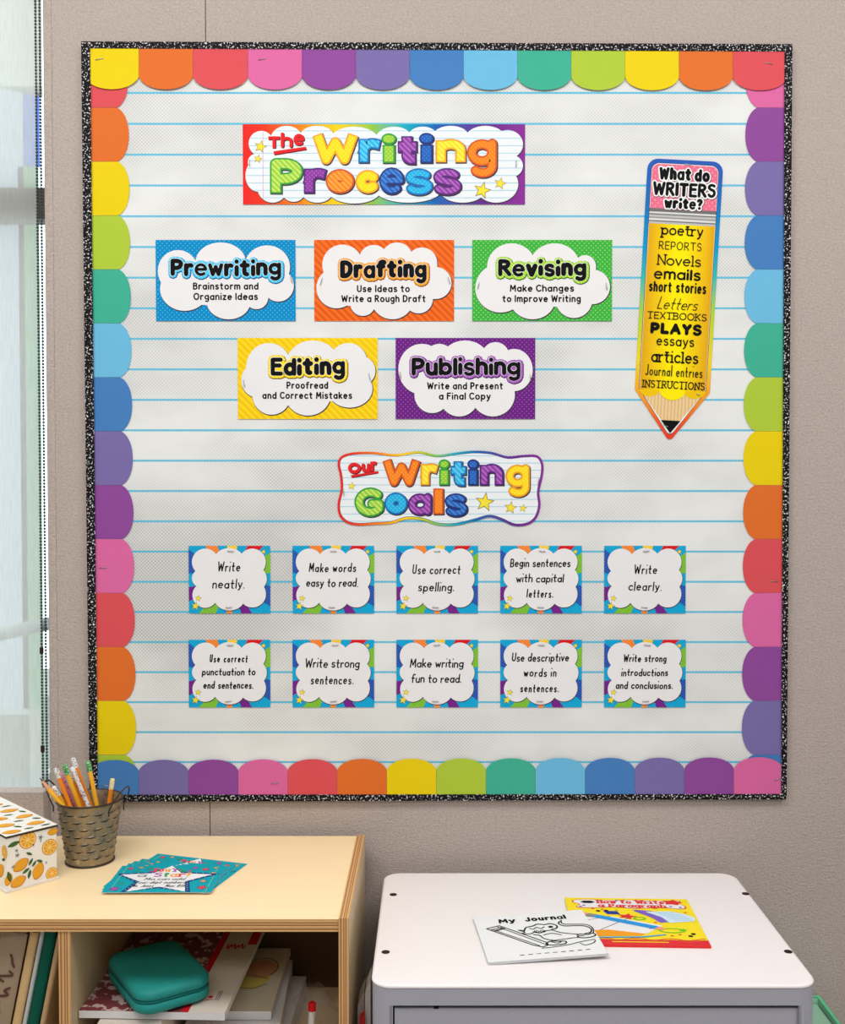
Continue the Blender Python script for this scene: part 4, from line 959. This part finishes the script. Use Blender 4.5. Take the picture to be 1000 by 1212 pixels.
# ---- fanned award cards
TEAL = M('award_teal', (16, 158, 172)); NAVY = M('award_navy', (34, 60, 130)); ACOL = [M('award_red', (222, 70, 70)), M('award_orange', (240, 160, 50)), M('award_green', (60, 160, 90)), M('award_purple', (170, 80, 160)), M('award_grey', (120, 132, 124))]
LIMEL = M('award_line', (150, 205, 120))
def award(label, tl, ang_, z, w=.152, h=.1035):
    a = math.radians(ang_); U_ = Vector((math.cos(a), math.sin(a), 0)); V_ = Vector((-math.sin(a), math.cos(a), 0))
    o = Vector((tl.x, tl.y, z)); mb = MB(); c = o + U_ * w / 2 - V_ * h / 2
    mb.obox(o - V_ * h, U_ * w, V_ * h, Vector((0, 0, .0003)), M('award_edge', (226, 226, 222)), {5: TEAL})
    Print.H = .00006
    p = Print(mb, o + Vector((0, 0, .0003)), U_, V_, (0, 0, 1), 0, 0, .001)    # millimetres, y down 0..103.5
    W_, H_ = w * 1000, h * 1000
    for x in (9, W_ - 9): p.rect(x - .3, 2, x + .3, H_ - 2, LIMEL, 1)
    cx, cy = W_ / 2 - 2, 54
    star = []
    for i in range(10):
        rr_ = 1 if i % 2 == 0 else .5
        star.append((cx + 82 * rr_ * math.sin(math.pi * i / 5), cy - 68 * rr_ * math.cos(math.pi * i / 5)))
    def sc2(k): return [(min(max(cx + (x - cx) * k, 1), W_ - 1), min(max(cy + (y - cy) * k, 1), H_ - 1)) for x, y in star]
    p.poly(list(reversed(sc2(1.0))), NAVY, 2); p.poly(list(reversed(sc2(.84))), WHITE, 3)
    s9 = sc2(.92)
    for i in range(10):
        for j in range(5):
            x = s9[i - 1][0] + (s9[i][0] - s9[i - 1][0]) * j / 5; y = s9[i - 1][1] + (s9[i][1] - s9[i - 1][1]) * j / 5
            if 2 < x < W_ - 2 and 2 < y < H_ - 2: p.disc(x, y, 1.1, 1.1, LIMEL, 4, 8)
    for k, (x, y, r) in enumerate(((16, 12, 5), (30, 8, 4), (44, 12, 5), (110, 10, 5), (126, 16, 6), (140, 10, 4), (18, 70, 5), (14, 90, 8), (135, 86, 7.5), (132, 62, 5), (28, 22, 3.4), (48, 24, 3.6), (104, 22, 3.6), (140, 30, 3.4))): p.star(x, y, r, ACOL[k % 4], 2, .2 * k, .5, NAVY)
    s = "You're"; xs = (50, 59, 68, 77, 81, 89)
    for k, ch in enumerate(s): p.text(ch, xs[k] , xs[k] + (7.5 if ch != "'" else 3), 26, 15, 1.5, ACOL[(0, 0, 1, 3, 3, 2)[k]], 5, xh=.72, serif=1.6)
    p.text('a', 33, 46, 46, 13, 1.5, ACOL[4], 5, serif=1.6)
    for k, ch in enumerate('Star!'): p.text(ch, (56, 70, 80, 92, 104)[k], (68, 78, 90, 102, 108)[k], 46, 17, 1.8, ACOL[(3, 2, 1, 0, 1)[k]], 5, xh=.72, serif=1.6)
    for tx, x0, x1, bl in (('Mia can add', 46, 104, 58), ('four-digit numbers!', 38, 110, 71), ('Ms. Jones', 36, 66, 84), ('May 8th', 82, 110, 84)):
        p.text(tx, x0, x1, bl, 9.5, .6, BLACK, 5, slant=.25, gap=.6, space=3, xh=.55, n=5)
        p.rect(36, bl + .8, 112, bl + 1.1, SPECK, 4)
    Print.H = .00012
    return tag(mb.build('award_card', loc=c), label, 'card', 'fanned award cards')
TLs = [((189.5, 1010), -17, 'lowest teal star award card, sticking out furthest back'), ((171, 1016.8), -12.5, 'teal star award card second from the bottom of the fan'), ((162, 1020.2), -9, 'middle teal star award card in the fan'), ((155, 1023.6), -4.5, 'teal star award card just under the top one'), ((147.5, 1027), 0.5, 'topmost teal star award card lying flat, fully readable')]
for k, (tl, a, lab) in enumerate(TLs): award(lab, at_z(*tl, ZS + .001), a, ZS + .0004 + .0008 * k)

# ---- things in the right-hand compartment
PG1 = M('booklet_pages', (214, 210, 208), .7)
def booklet(name, label, cat, group, corner_px, z, ang_, w, h, th, cover, art=None, d_sides=None):
    """flat booklet: front-left corner pixel at height z, rotated; w along U, h away from viewer"""
    a = math.radians(ang_); U_ = Vector((math.cos(a), math.sin(a), 0)); V_ = Vector((-math.sin(a), math.cos(a), 0))
    o = at_z(*corner_px, z + th); o = Vector((o.x, o.y, z)); mb = MB(); c = o + U_ * w / 2 + V_ * h / 2
    mb.obox(o, U_ * w, V_ * h, Vector((0, 0, th)), PG1, {5: cover})
    if art:
        p = Print(mb, o + V_ * h + Vector((0, 0, th)), U_, V_, (0, 0, 1), 0, 0, .001); art(p, w * 1000, h * 1000)
    return tag(mb.build(name, loc=c), label, cat, group)
WB = M('workbook_cover', (206, 196, 184), .5); WBR = M('workbook_red', (196, 28, 40), .5); MAR = speckle('workbook_photo_print', (120, 56, 60), (196, 170, 166), 60, .56)
def art_work(p, w, h):
    p.rect(0, 0, w * .70, h, MAR, 1); p.rect(w * .70, 0, w * .75, h, WBR, 2); p.rect(w * .93, 0, w, h * .25, WBR, 2)
    x = w * .85; p.disc(x, h * .845, 3.2, 4, WBR, 2, 14); p.disc(x - .6, h * .83, 1.6, 1.8, WB, 3, 10); p.stroke([(x - 4, h * .88), (x + 4, h * .87)], 1, WBR, 3)
    for k in range(3): p.rect(x + 8 + k * 2.2, h * .78, x + 8.9 + k * 2.2, h * .88, SPECK, 2)
    p.stroke(smooth_open([(w * (.78 + .014 * k), h * .27 + (7 if k % 2 else -5) * (1 + .5 * math.sin(k * 1.7))) for k in range(11)], 4), 1.2, WBR, 2)
YEB = M('bird_yellow', (204, 190, 96)); PEA = M('bird_peach', (200, 148, 108)); BRL = M('drawing_brown', (96, 64, 50))
CREAM = M('booklet_cream', (204, 196, 176), .6)
def art_bird(p, w, h):
    p.disc(w * .62, h * .50, w * .24, h * .18, YEB, 1, 24); p.disc(w * .72, h * .36, w * .2, h * .15, PEA, 2, 24)
    p.stroke([(w * .72 + w * .2 * math.cos(k * .4), h * .34 + h * .16 * math.sin(k * .4)) for k in range(-9, 3)], .8, BRL, 3); p.stroke([(w * .4, h * .6), (w * .55, h * .66), (w * .7, h * .67), (w * .85, h * .6)], .8, BRL, 3)
    p.stroke([(w * .5, h * .5), (w * .65, h * .46), (w * .85, h * .52)], .7, BRL, 3)
GSK = 'booklets stacked in the right compartment'
WH2 = M('booklet_white', (206, 204, 208), .6)
booklet('booklet', 'white booklet at the bottom of the drawing stack', 'booklet', GSK, (224, 1232), ZF + .001, -2, .136, .20, .032, WH2)
booklet('booklet', 'white booklet under the bird drawing one', 'booklet', GSK, (221, 1214), ZF + .034, 2.5, .132, .20, .022, WH2)
booklet('booklet', 'cream booklet with a yellow bird drawing on its cover', 'booklet', GSK, (219, 1197), ZF + .057, 0, .124, .203, .012, CREAM, art_bird)
booklet('workbook', 'thick lower workbook under the red striped one', 'workbook', 'workbooks under the teal case', (112, 1222), ZF + .001, 1.5, .083, .27, .094, WB)
booklet('workbook', 'workbook with a red stripe and small red emblem under the teal case', 'workbook', 'workbooks under the teal case', (96, 1196), ZF + .0965, -2, .196, .279, .010, WB, art_work)
# teal zip case
TEALC = M('teal_fabric', (32, 138, 132), .55, .25); TEALD = M('teal_zip', (18, 104, 100), .5)
zc = ZF + .1092; cc = at_z(190, 1152, zc + .02)
root = thing('zip_case', 'teal zipped case with rounded corners lying on the workbooks', 'case', (cc.x, cc.y, zc))
def rr_poly(c, w, h, r, a, z, n=8):
    o = []
    for sx, sy, b in ((1, -1, -90), (1, 1, 0), (-1, 1, 90), (-1, -1, 180)):
        for k in range(n + 1):
            t_ = math.radians(b + 90 * k / n); x, y = sx * (w / 2 - r) + r * math.cos(t_), sy * (h / 2 - r) + r * math.sin(t_)
            o.append(Vector((c.x + x * math.cos(a) - y * math.sin(a), c.y + x * math.sin(a) + y * math.cos(a), z)))
    return o
def slab(mb, c, w, h, r, a, prof, mat):
    rows = [rr_poly(c, w + 2 * e, h + 2 * e, max(r + e, .004), a, z) for e, z in prof]
    mb.grid(rows, mat, True, True); mb.face(list(reversed(rows[0])), mat); mb.face(rows[-1], mat)
a = math.radians(34); cw, chh = .105, .15
mb = MB(); slab(mb, cc, cw, chh, .026, a, [(-.006, zc), (-.001, zc + .003), (0, zc + .008), (0, zc + .0135), (-.002, zc + .0155)], TEALC); mb.build('case_base', parent=root)
mb = MB(); slab(mb, cc, cw, chh, .026, a, [(-.003, zc + .0157), (-.0005, zc + .016), (-.0005, zc + .0185), (-.003, zc + .019)], TEALD); mb.build('zip', parent=root)
mb = MB(); slab(mb, cc, cw, chh, .026, a, [(-.002, zc + .0192), (0, zc + .021), (0, zc + .027), (-.002, zc + .031), (-.008, zc + .0335), (-.016, zc + .0342)], TEALC); mb.build('case_lid', parent=root)
# clear bag with a red capped marker
t = NT('clear_bag'); t.base((.75, .75, .76, 1)); t.rough(.25, .5); t.b.inputs['Alpha'].default_value = .16; CLEARB = t.m
def crumple(name, label, cat, c, sx, sy, sz, mat, seed):
    rnd_ = random.Random(seed); mb = MB(); nu, nv = 16, 9; rows = []
    ph = [rnd_.uniform(0, 6) for _ in range(6)]
    for i in range(nv + 1):
        v = i / nv; row = []
        for j in range(nu):
            u = 2 * math.pi * j / nu; rr_ = (1 - .75 * v ** 1.5) * (1 + .16 * math.sin(3 * u + ph[0] + 4 * v) + .1 * math.sin(7 * u + ph[1] - 3 * v)) + .05
            row.append((c.x + sx * rr_ * math.cos(u), c.y + sy * rr_ * math.sin(u), c.z + sz * (v + .06 * math.sin(5 * u + ph[2]))))
        rows.append(row)
    mb.grid(rows, mat, True, True)
    return tag(mb.build(name, loc=c), label, cat)
p = at_d(374, 1205, 1.58); bgc = Vector((p.x, p.y, ZF + .004))
crumple('plastic_bag', 'crumpled clear plastic bag in the right compartment corner', 'bag', bgc, .040, .045, .05, CLEARB, 4)
mk = at_d(372, 1186, 1.49); base = Vector((mk.x - .004, mk.y, ZF + .0005))
root = thing('marker', 'white marker with a red cap standing in front of the clear bag', 'marker', base)
mb = MB(); mb.tube([base, mk - Vector((0, 0, .012))], .005, M('marker_white', (222, 222, 222), .4), 10); mb.build('marker_barrel', parent=root)
mb = MB(); mb.tube([mk - Vector((0, 0, .0118)), mk - Vector((0, 0, .002)), mk], [.0056, .0056, .004], M('marker_red', (222, 30, 40), .35), 12); mb.build('marker_cap', parent=root)

# ---- books leaning in the left compartment
def lean_book(label, x_top, x_bot, th, depth_in, hgt, spine, cover, art=None, yoff=0.0):
    """a book standing with its spine to the front, leaning to the right"""
    yfr = YF + depth_in; zt_ = at_y(x_top, 1120, yfr).z; pb = at_y(x_bot, 1212, yfr); ptp = at_y(x_top, 1110, yfr)
    d = (ptp - pb).normalized(); s = (ZF + .002 - pb.z) / d.z; o = pb + d * s
    side = Vector((d.z, 0, -d.x)) * th
    if side.z < 0: o = o + Vector((0, 0, -side.z))
    mb = MB(); D_ = Vector((0, min(.24, YK - .02 - yfr), 0)); up = d * hgt
    ct = .0022; n_ = side.normalized()
    mb.obox(o, n_ * ct, D_, up, cover); mb.obox(o + side - n_ * ct, n_ * ct, D_, up, cover)
    mb.obox(o + n_ * (ct + .0001) + Vector((0, .004, 0)) + d * .003, side - n_ * (2 * ct + .0002), D_ - Vector((0, .008, 0)), d * (hgt - .006), PG1)
    rows = []
    for k in range(7):
        t_ = math.pi * k / 6; off = side * (.5 - .5 * math.cos(t_)) - Vector((0, .004 * math.sin(t_), 0)); rows.append([o + off, o + off + up])
    mb.grid(rows, spine)
    if art:
        p = Print(mb, o + up - Vector((0, .0046, 0)), n_, d, (0, -1, 0), 0, 0, .001); art(p, th * 1000)
    return tag(mb.build('book', loc=o), label, 'book', 'books leaning in the left compartment')
def scrawl(p, w):
    r_ = random.Random(5)
    for k in range(6):
        y = 30 + k * 22; p.stroke(smooth_open([(w * .5 + r_.uniform(-.3, .3) * w, y + j * 5) for j in range(4)], 4), 1.6, BRL, 1)
lean_book('white thin book at the far left of the leaning row', -14.5, -34.5, .0175, .028, .205, M('spine_white', (214, 214, 216)), M('cover_white', (210, 210, 210)))
lean_book('wide cream book with brown lettering down its spine, leaning', 3.5, -16.5, .036, .028, .212, M('spine_cream', (158, 136, 112)), M('cover_brown', (110, 84, 66)), scrawl)
lean_book('tan slim book leaning beside the pale grey one', 37.5, 17.5, .0118, .028, .214, M('spine_tan', (206, 172, 122)), MATS['spine_tan'])
lean_book('pale grey slim book leaning beside the dark green one', 49.5, 29.5, .0058, .028, .216, M('spine_grey', (190, 194, 192)), MATS['spine_grey'])
lean_book('dark green book leaning in the left compartment', 55.5, 35.5, .0150, .028, .214, M('spine_green', (14, 84, 68), .4), MATS['spine_green'])
lean_book('tan wooden coloured book leaning against the divider', 70.2, 50.2, .0075, .028, .214, M('spine_wood', (190, 156, 116)), MATS['spine_wood'])

# ================================================================== WHITE METAL CABINET
ZC = CAM.z - .624
CF, CK = at_z(600, 1166, ZC).y, min(at_z(600, 1033, ZC).y, -.004)
CL, CR = at_z(441.5, 1166, ZC).x, at_z(972.5, 1166, ZC).x
cab = thing('metal_cabinet', 'white topped grey metal cabinet with rounded corners under the right of the board', 'cabinet', ((CL + CR) / 2, (CF + CK) / 2, 0))
def metal_paint(name, col, sp=.006):
    t = NT(name); p = t.pos(); n_ = t.noise(p, 260, 2); c = t.mix(t.math('MULTIPLY', n_, .25), S(*col), S(*[max(0, k - 14) for k in col])); t.base(c); t.rough(.38, .35); t.bump(n_, .08, .0004); return t.m
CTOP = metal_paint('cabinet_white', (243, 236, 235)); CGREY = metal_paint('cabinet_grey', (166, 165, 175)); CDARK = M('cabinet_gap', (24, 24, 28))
cen = Vector(((CL + CR) / 2, (CF + CK) / 2, 0)); cwid, cdep = CR - CL, CK - CF
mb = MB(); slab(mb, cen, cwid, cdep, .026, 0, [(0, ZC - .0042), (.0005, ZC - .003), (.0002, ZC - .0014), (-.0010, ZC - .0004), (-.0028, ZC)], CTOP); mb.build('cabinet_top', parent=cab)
ZRIM = at_y(700, 1190.5, CF).z
mb = MB()
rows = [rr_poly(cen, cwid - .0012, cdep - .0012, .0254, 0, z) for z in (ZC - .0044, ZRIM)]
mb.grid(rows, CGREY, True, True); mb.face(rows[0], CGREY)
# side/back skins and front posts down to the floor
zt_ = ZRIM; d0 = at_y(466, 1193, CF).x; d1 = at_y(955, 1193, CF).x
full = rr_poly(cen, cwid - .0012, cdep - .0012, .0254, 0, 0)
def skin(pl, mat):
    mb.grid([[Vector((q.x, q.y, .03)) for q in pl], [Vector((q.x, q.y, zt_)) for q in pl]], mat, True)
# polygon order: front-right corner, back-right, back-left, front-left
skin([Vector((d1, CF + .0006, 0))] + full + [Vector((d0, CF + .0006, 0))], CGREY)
mb.face([(q.x, q.y, .03) for q in reversed(full)], CGREY)
mb.box((d0, CF + .001, .03), (d0 + .0015, CF + .03, zt_), CGREY); mb.box((d1 - .0015, CF + .001, .03), (d1, CF + .03, zt_), CGREY)
mb.box((d0 + .002, CF + .028, .03), (d1 - .002, CF + .03, zt_), CDARK); mb.box((d0 + .001, CF + .002, zt_ - .0005), (d1 - .001, CF + .03, zt_ + .0006), CDARK)
mb.build('cabinet_body', parent=cab)
x0, x1 = at_y(469.5, 1195, CF).x, at_y(949, 1195, CF).x; zd = at_y(700, 1195, CF).z
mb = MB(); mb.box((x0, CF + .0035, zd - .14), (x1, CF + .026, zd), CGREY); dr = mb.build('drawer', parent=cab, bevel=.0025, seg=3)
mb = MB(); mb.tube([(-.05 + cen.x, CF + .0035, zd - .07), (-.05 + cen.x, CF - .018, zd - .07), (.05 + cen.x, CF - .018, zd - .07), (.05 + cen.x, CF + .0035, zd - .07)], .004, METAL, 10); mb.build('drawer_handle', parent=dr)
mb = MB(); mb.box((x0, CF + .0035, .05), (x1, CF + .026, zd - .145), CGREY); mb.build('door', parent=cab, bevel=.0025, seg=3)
p = at_y(519, 1195.5, CF + .002); mb = MB(); mb.box((p.x - .003, CF + .003, zd - .0005), (p.x + .003, CF + .02, zd + .002), CDARK); mb.build('latch', parent=cab)
p = at_y(952, 1199, CF + .002); mb = MB(); mb.box((p.x - .0022, CF + .003, p.z - .03), (p.x + .0022, CF + .02, p.z + .002), M('hinge_light', (196, 196, 204), .3, .5, .5)); mb.build('hinge', parent=cab)
for hx, hy in ((468, 1059), (459, 1127), (885, 1058), (935.5, 1126.5)):
    c = at_z(hx, hy, ZC); mb = MB(); mb.lathe((c.x, c.y, ZC - .004), [(.0053, .0038), (.0056, .0045), (.0045, .0047), (.0001, .0043)], M('plug_dark', (52, 32, 30), .5), 18); mb.build('hole_plug', parent=cab)
for fx in (CL + .05, CR - .05):
    for fy in (CF + .05, CK - .05):
        mb = MB(); mb.lathe((fx, fy, 0), [(.001, 0), (.016, 0), (.016, .0298), (.001, .0298)], MATS['foot_black'], 14); mb.build('foot', parent=cab)

# ---- books on the cabinet
def plane_book(o, Ux, Vx, N, th, edge_m, cover_m, W_, H_, front=None):
    mb = MB(); mb.obox(o - Vx, Ux, Vx, N * th, edge_m, {5: cover_m, 2: front or edge_m})
    return mb, Print(mb, o + N * th, Ux / W_, Vx / H_, N, 0, 0, 1)
TY = .0032
tl, tr_, br = at_z(671, 1062.5, ZC + TY), at_z(815.5, 1064.5, ZC + TY), at_z(834.5, 1120, ZC + TY)
Ux = (tr_ - tl); Ux.z = 0; Vn = Vector((-Ux.y, Ux.x, 0)).normalized(); hgt = abs((tl - br).dot(Vn)); Vx = Vn * hgt
YB1 = M('book_yellow', (248, 224, 20), .4, .3)
mb, p = plane_book(Vector((tl.x, tl.y, ZC + .0003)), Ux, Vx, Vector((0, 0, 1)), TY, M('book_edge', (206, 196, 70)), YB1, 215, 278, M('book_red', (224, 34, 44), .4, .3))
RB_ = M('book_red', (224, 34, 44), .4, .3); BLB = M('book_blue', (44, 150, 220), .4); PUR = M('book_purple', (124, 96, 190), .4); PBL = M('book_paleblue', (206, 228, 240), .4); BGR = M('book_green', (110, 200, 50)); OCH = M('book_ochre', (238, 156, 40)); NVB = M('book_navy', (50, 60, 150)); PEACH = M('book_peach', (240, 160, 120))
p.rect(0, 248, 215, 278, RB_, 1); p.rect(60, 260, 150, 264, YB1, 2)
p.stroke([(k * 8 + 2, 246 + 5 * math.sin(k * .9)) for k in range(27)], 1.6, RB_, 2); p.stroke([(k * 8 + 2, 252 + 4 * math.sin(k * .9)) for k in range(27)], .8, OCH, 3)
ban = smooth_closed([(14, 16), (40, 10), (80, 14), (120, 10), (160, 14), (200, 12), (196, 30), (206, 48), (200, 66), (160, 60), (120, 66), (80, 60), (40, 66), (16, 62), (22, 44), (12, 30)], 5)
p.poly(list(reversed(ban)), RB_, 1); p.poly([(107 + (x - 107) * .975, 38 + (y - 38) * .9) for x, y in reversed(ban)], WHITE, 2)
p.disc(38, 28, 13, 9, BLACK, 3, 6); p.star(186, 26, 19, RB_, 3, .2, .6)
for x, y in ((30, 50), (24, 58), (180, 52), (196, 56), (90, 16), (150, 60)): p.disc(x, y, 3, 3, NVB, 3, 8)
p.text('How to Write', 54, 172, 37, 23, 1.9, RB_, 4, serif=2.4, gap=.8, space=6, xh=.7); p.text('a Paragraph', 54, 172, 60, 21, 1.9, RB_, 4, serif=2.4, gap=.8, space=7, xh=.7)
p.poly(smooth_closed([(112, 76), (150, 84), (176, 96), (204, 128), (196, 142), (160, 148), (150, 150), (138, 120)], 4)[::-1], PUR, 2)
p.poly([(132, 86), (176, 82), (200, 100), (212, 120), (209, 140), (166, 152), (156, 118)][::-1], PBL, 3)
for k in range(6): p.stroke([(150 + 5 * k, 92 + 9 * k), (186 + 4 * k, 90 + 9 * k)], .7, BLB, 4)
p.poly([(2, 128), (70, 116), (152, 168), (122, 214), (30, 224), (2, 200)], WHITE, 2); p.stroke([(100, 126), (40, 206)], 1, SPECK, 3); p.stroke([(2, 158), (70, 116)], .9, SPECK, 3)
p.poly([(2, 206), (60, 196), (118, 216), (112, 226), (2, 236)], OCH, 3); p.poly([(2, 240), (110, 232), (150, 218), (152, 222), (112, 238), (2, 246)], BLB, 4)
p.poly([(60, 84), (84, 84), (88, 104), (66, 104)][::-1], NVB, 2)
for a, b, m_ in (((8, 96), (30, 108), PEACH), ((30, 108), (44, 116), GR[2]), ((44, 116), (140, 182), BLB), ((140, 182), (152, 190), PEACH)):
    dx, dy = b[0] - a[0], b[1] - a[1]; q = math.hypot(dx, dy); nx, ny = -dy / q * 9, dx / q * 9; k = .6 if m_ is PEACH and a[0] > 100 else 1
    p.poly([(a[0] + nx, a[1] + ny), (b[0] + nx * k, b[1] + ny * k), (b[0] - nx * k, b[1] - ny * k), (a[0] - nx, a[1] - ny)], m_, 5)
p.star(98, 116, 18, RB_, 4, .3, .45); p.star(182, 192, 9, BGR, 3, .2, .45); p.stroke(arc(164, 196, 20, 12, 0, 360, 16), 2, BGR, 3); p.stroke(arc(118, 128, 9, 8, 0, 360, 12), 2, BGR, 4)
for x, y, m_ in ((60, 74, RB_), (44, 70, RB_), (84, 78, BGR), (66, 82, BLACK), (52, 84, BLACK), (196, 214, BLACK), (190, 226, BLACK), (160, 226, RB_), (174, 218, RB_), (130, 186, RB_), (142, 150, RB_), (200, 88, RB_)): p.disc(x, y, 4 if m_ is BLACK else 3, 5 if m_ is BLACK else 3, m_, 3, 10)
tag(mb.build('workbook', loc=Vector((tl.x, tl.y, ZC)) + Ux / 2 - Vx / 2), 'yellow and red workbook on the cabinet titled How to Write a Paragraph', 'book')

# journal: left edge on the cabinet, right part resting on the yellow workbook
TJ = .0035
bl, br, tl = at_z(580.5, 1139.5, ZC + TJ), at_z(722.5, 1133, ZC + TJ), at_z(555.5, 1086.5, ZC + TJ)
Uj = br - bl; zr = .0048; Uh = Vector((Uj.x, Uj.y, 0)); Vh = Vector((-Uh.y, Uh.x, 0)).normalized(); hj = abs((tl - bl).dot(Vh)); Vj = Vh * hj
skew = (tl - bl).dot(Uh.normalized())
Uj = Uh.normalized() * Uh.length + Vector((0, 0, zr)); Nj = Uj.cross(Vj).normalized()
o = bl + Vj - Nj * TJ + Vector((0, 0, .0004))
JC = M('journal_cover', (232, 232, 232), .5)
mb, p = plane_book(o, Uj, Vj, Nj, TJ, M('journal_edge', (196, 198, 198)), JC, 215, 165)
for tx, a, b in (('My', 45, 78), ('Journal', 96, 176)): p.text(tx, a, b, 32, 17, 2.3, BLACK, 2, gap=1.4, xh=.72)
def ln(pts, r=1.0, k=4): p.stroke(smooth_open(pts, k), r * 1.3, BLACK, 2, n=6)
def pl(pts, r=.9): p.stroke(pts, r * 1.3, BLACK, 2, n=6)
# crayon-like pencil
pl([(18, 48), (44, 40), (116, 112), (118, 122), (106, 128), (90, 118), (18, 48)], 1.0); pl([(28, 52), (102, 122)], .8); pl([(40, 44), (112, 118)], .8); pl([(30, 60), (52, 52)], .8); pl([(24, 54), (48, 46)], .8); pl([(34, 56), (50, 50)], .8)
# a small furry animal writing: back, head, limbs, curled tail
ln([(86, 66), (92, 54), (106, 50), (116, 44), (128, 48), (140, 46), (150, 54), (148, 64), (138, 68)], 1.2); ln([(84, 64), (76, 62), (86, 70), (80, 76), (96, 78), (104, 72), (112, 78), (124, 72), (138, 70)], 1.0)
for x, y in ((108, 72), (120, 72)): p.stroke(arc(x, y, 5, 4, 0, 360, 10), .8, BLACK, 2, n=5); p.disc(x, y, 1.4, 1.4, BLACK, 3, 6)
p.disc(138, 58, 5, 4, BLACK, 2, 10); ln([(98, 58), (104, 62), (112, 56), (118, 62), (126, 56)], .9)
ln([(138, 70), (152, 82), (168, 88), (180, 92)], 1.0); ln([(100, 82), (110, 86), (114, 96), (120, 102), (132, 108)], 1.0); ln([(118, 86), (134, 82), (150, 90)], .9)
ln([(160, 40), (156, 48), (164, 58), (184, 60), (202, 64), (210, 76), (206, 88), (194, 92)], 1.1); ln([(164, 36), (162, 46), (168, 52), (188, 55), (208, 60), (216 - 2, 76), (210, 92)], 1.0)
ln([(178, 96), (186, 92), (198, 96), (208, 92), (212, 100), (200, 106), (184, 106), (178, 100), (190, 98)], 1.1); ln([(114, 118), (124, 110), (140, 112), (152, 114), (148, 122), (126, 124), (114, 120)], 1.1); ln([(126, 112), (136, 118), (146, 112)], .9)
ln([(132, 108), (150, 106), (168, 104), (180, 104)], .9); ln([(104, 132), (130, 130), (156, 126), (176, 120), (206, 114)], .8); ln([(176, 124), (184, 132), (200, 126), (206, 118)], .8)
for k in range(9): pl([(60 + k * 15, 150 - k * .3), (67 + k * 15, 149.8 - k * .3)], .7)
tag(mb.build('journal', loc=o + Uj / 2 - Vj / 2), 'white booklet on the cabinet titled My Journal with a line drawing', 'book')

# ---- between shelf and cabinet, and beyond the cabinet
# the boards stand one behind the other in the gap
def board(label, px0, px1, py0, py1, d, col):
    a_, b_ = at_d(px0, py0, d), at_d(px1, py1, d); m = MB()
    m.prism([(b_.x, b_.y, b_.z), (a_.x, a_.y, a_.z), (a_.x, a_.y, .0005), (b_.x, b_.y, .0005)], (0, .012 if 'red' in label else .045, 0), M('board_%s' % label.split()[0], col, .6))
    tag(m.build('poster_board', loc=((a_.x + b_.x) / 2, a_.y + .1, 0)), label, 'poster board', 'poster boards stored between shelf and cabinet')
board('white poster board standing closest to the cabinet side', 434.5, 441, 1176, 1160, 1.44, (222, 214, 204))
board('grey poster board standing between the bookshelf and the white one', 426, 433.5, 1190, 1174, 1.445, (176, 166, 154))
board('red poster board edge low between bookshelf and cabinet', 428, 434, 1206, 1200, 1.42, (196, 40, 44))
# green basket
GRN = NT('green_plastic'); x, y, z = GRN.xyz(GRN.pos()); wv = GRN.math('MULTIPLY', GRN.math('SINE', GRN.math('MULTIPLY', GRN.math('ADD', y, z), 1400)), GRN.math('SINE', GRN.math('MULTIPLY', GRN.math('SUBTRACT', y, z), 1400)))
GRN.base(GRN.mix(GRN.math('GREATER_THAN', wv, .1), S(120, 186, 150), S(176, 214, 192))); GRN.rough(.4, .4); GRN.bump(wv, .3, .001); GRN = GRN.m
GRM = M('green_rim', (104, 204, 150), .35, .4)
zr = .50; e0, e1 = at_z(998, 1212, zr), at_z(975, 1184, zr); gx = (e0.x + e1.x) / 2; gy0, gy1 = -.30, -.006
gl_ = CR + .006
root = thing('plastic_basket', 'green mesh plastic basket standing right of the cabinet', 'basket', ((gl_ + gx) / 2, (gy0 + gy1) / 2, 0))
mb = MB(); tk = .003; k = .018
def basket_ring(z, ins): return [(gl_ + ins, gy0 + ins, z), (gx - ins, gy0 + ins, z), (gx - ins, gy1 - ins, z), (gl_ + ins, gy1 - ins, z)]
mb.grid([basket_ring(.002, k), basket_ring(zr, .002)], GRN, False, True); mb.grid([basket_ring(zr, .004), basket_ring(.006, k + .002)], GRN, False, True); mb.face(basket_ring(.002, k), GRN); mb.face(basket_ring(.006, k + .002), GRN)
mb.build('basket_body', parent=root)
mb = MB(); r4 = [Vector(q) for q in basket_ring(zr, .002)]; mb.tube(r4, .0032, GRM, 8, closed=True); mb.build('basket_rim', parent=root)
# a lid of mesh filling the top
mb = MB(); mb.box((gl_ + .007, gy0 + .007, zr - .016), (gx - .007, gy1 - .007, zr - .009), GRN); mb.build('basket_tray', parent=root)
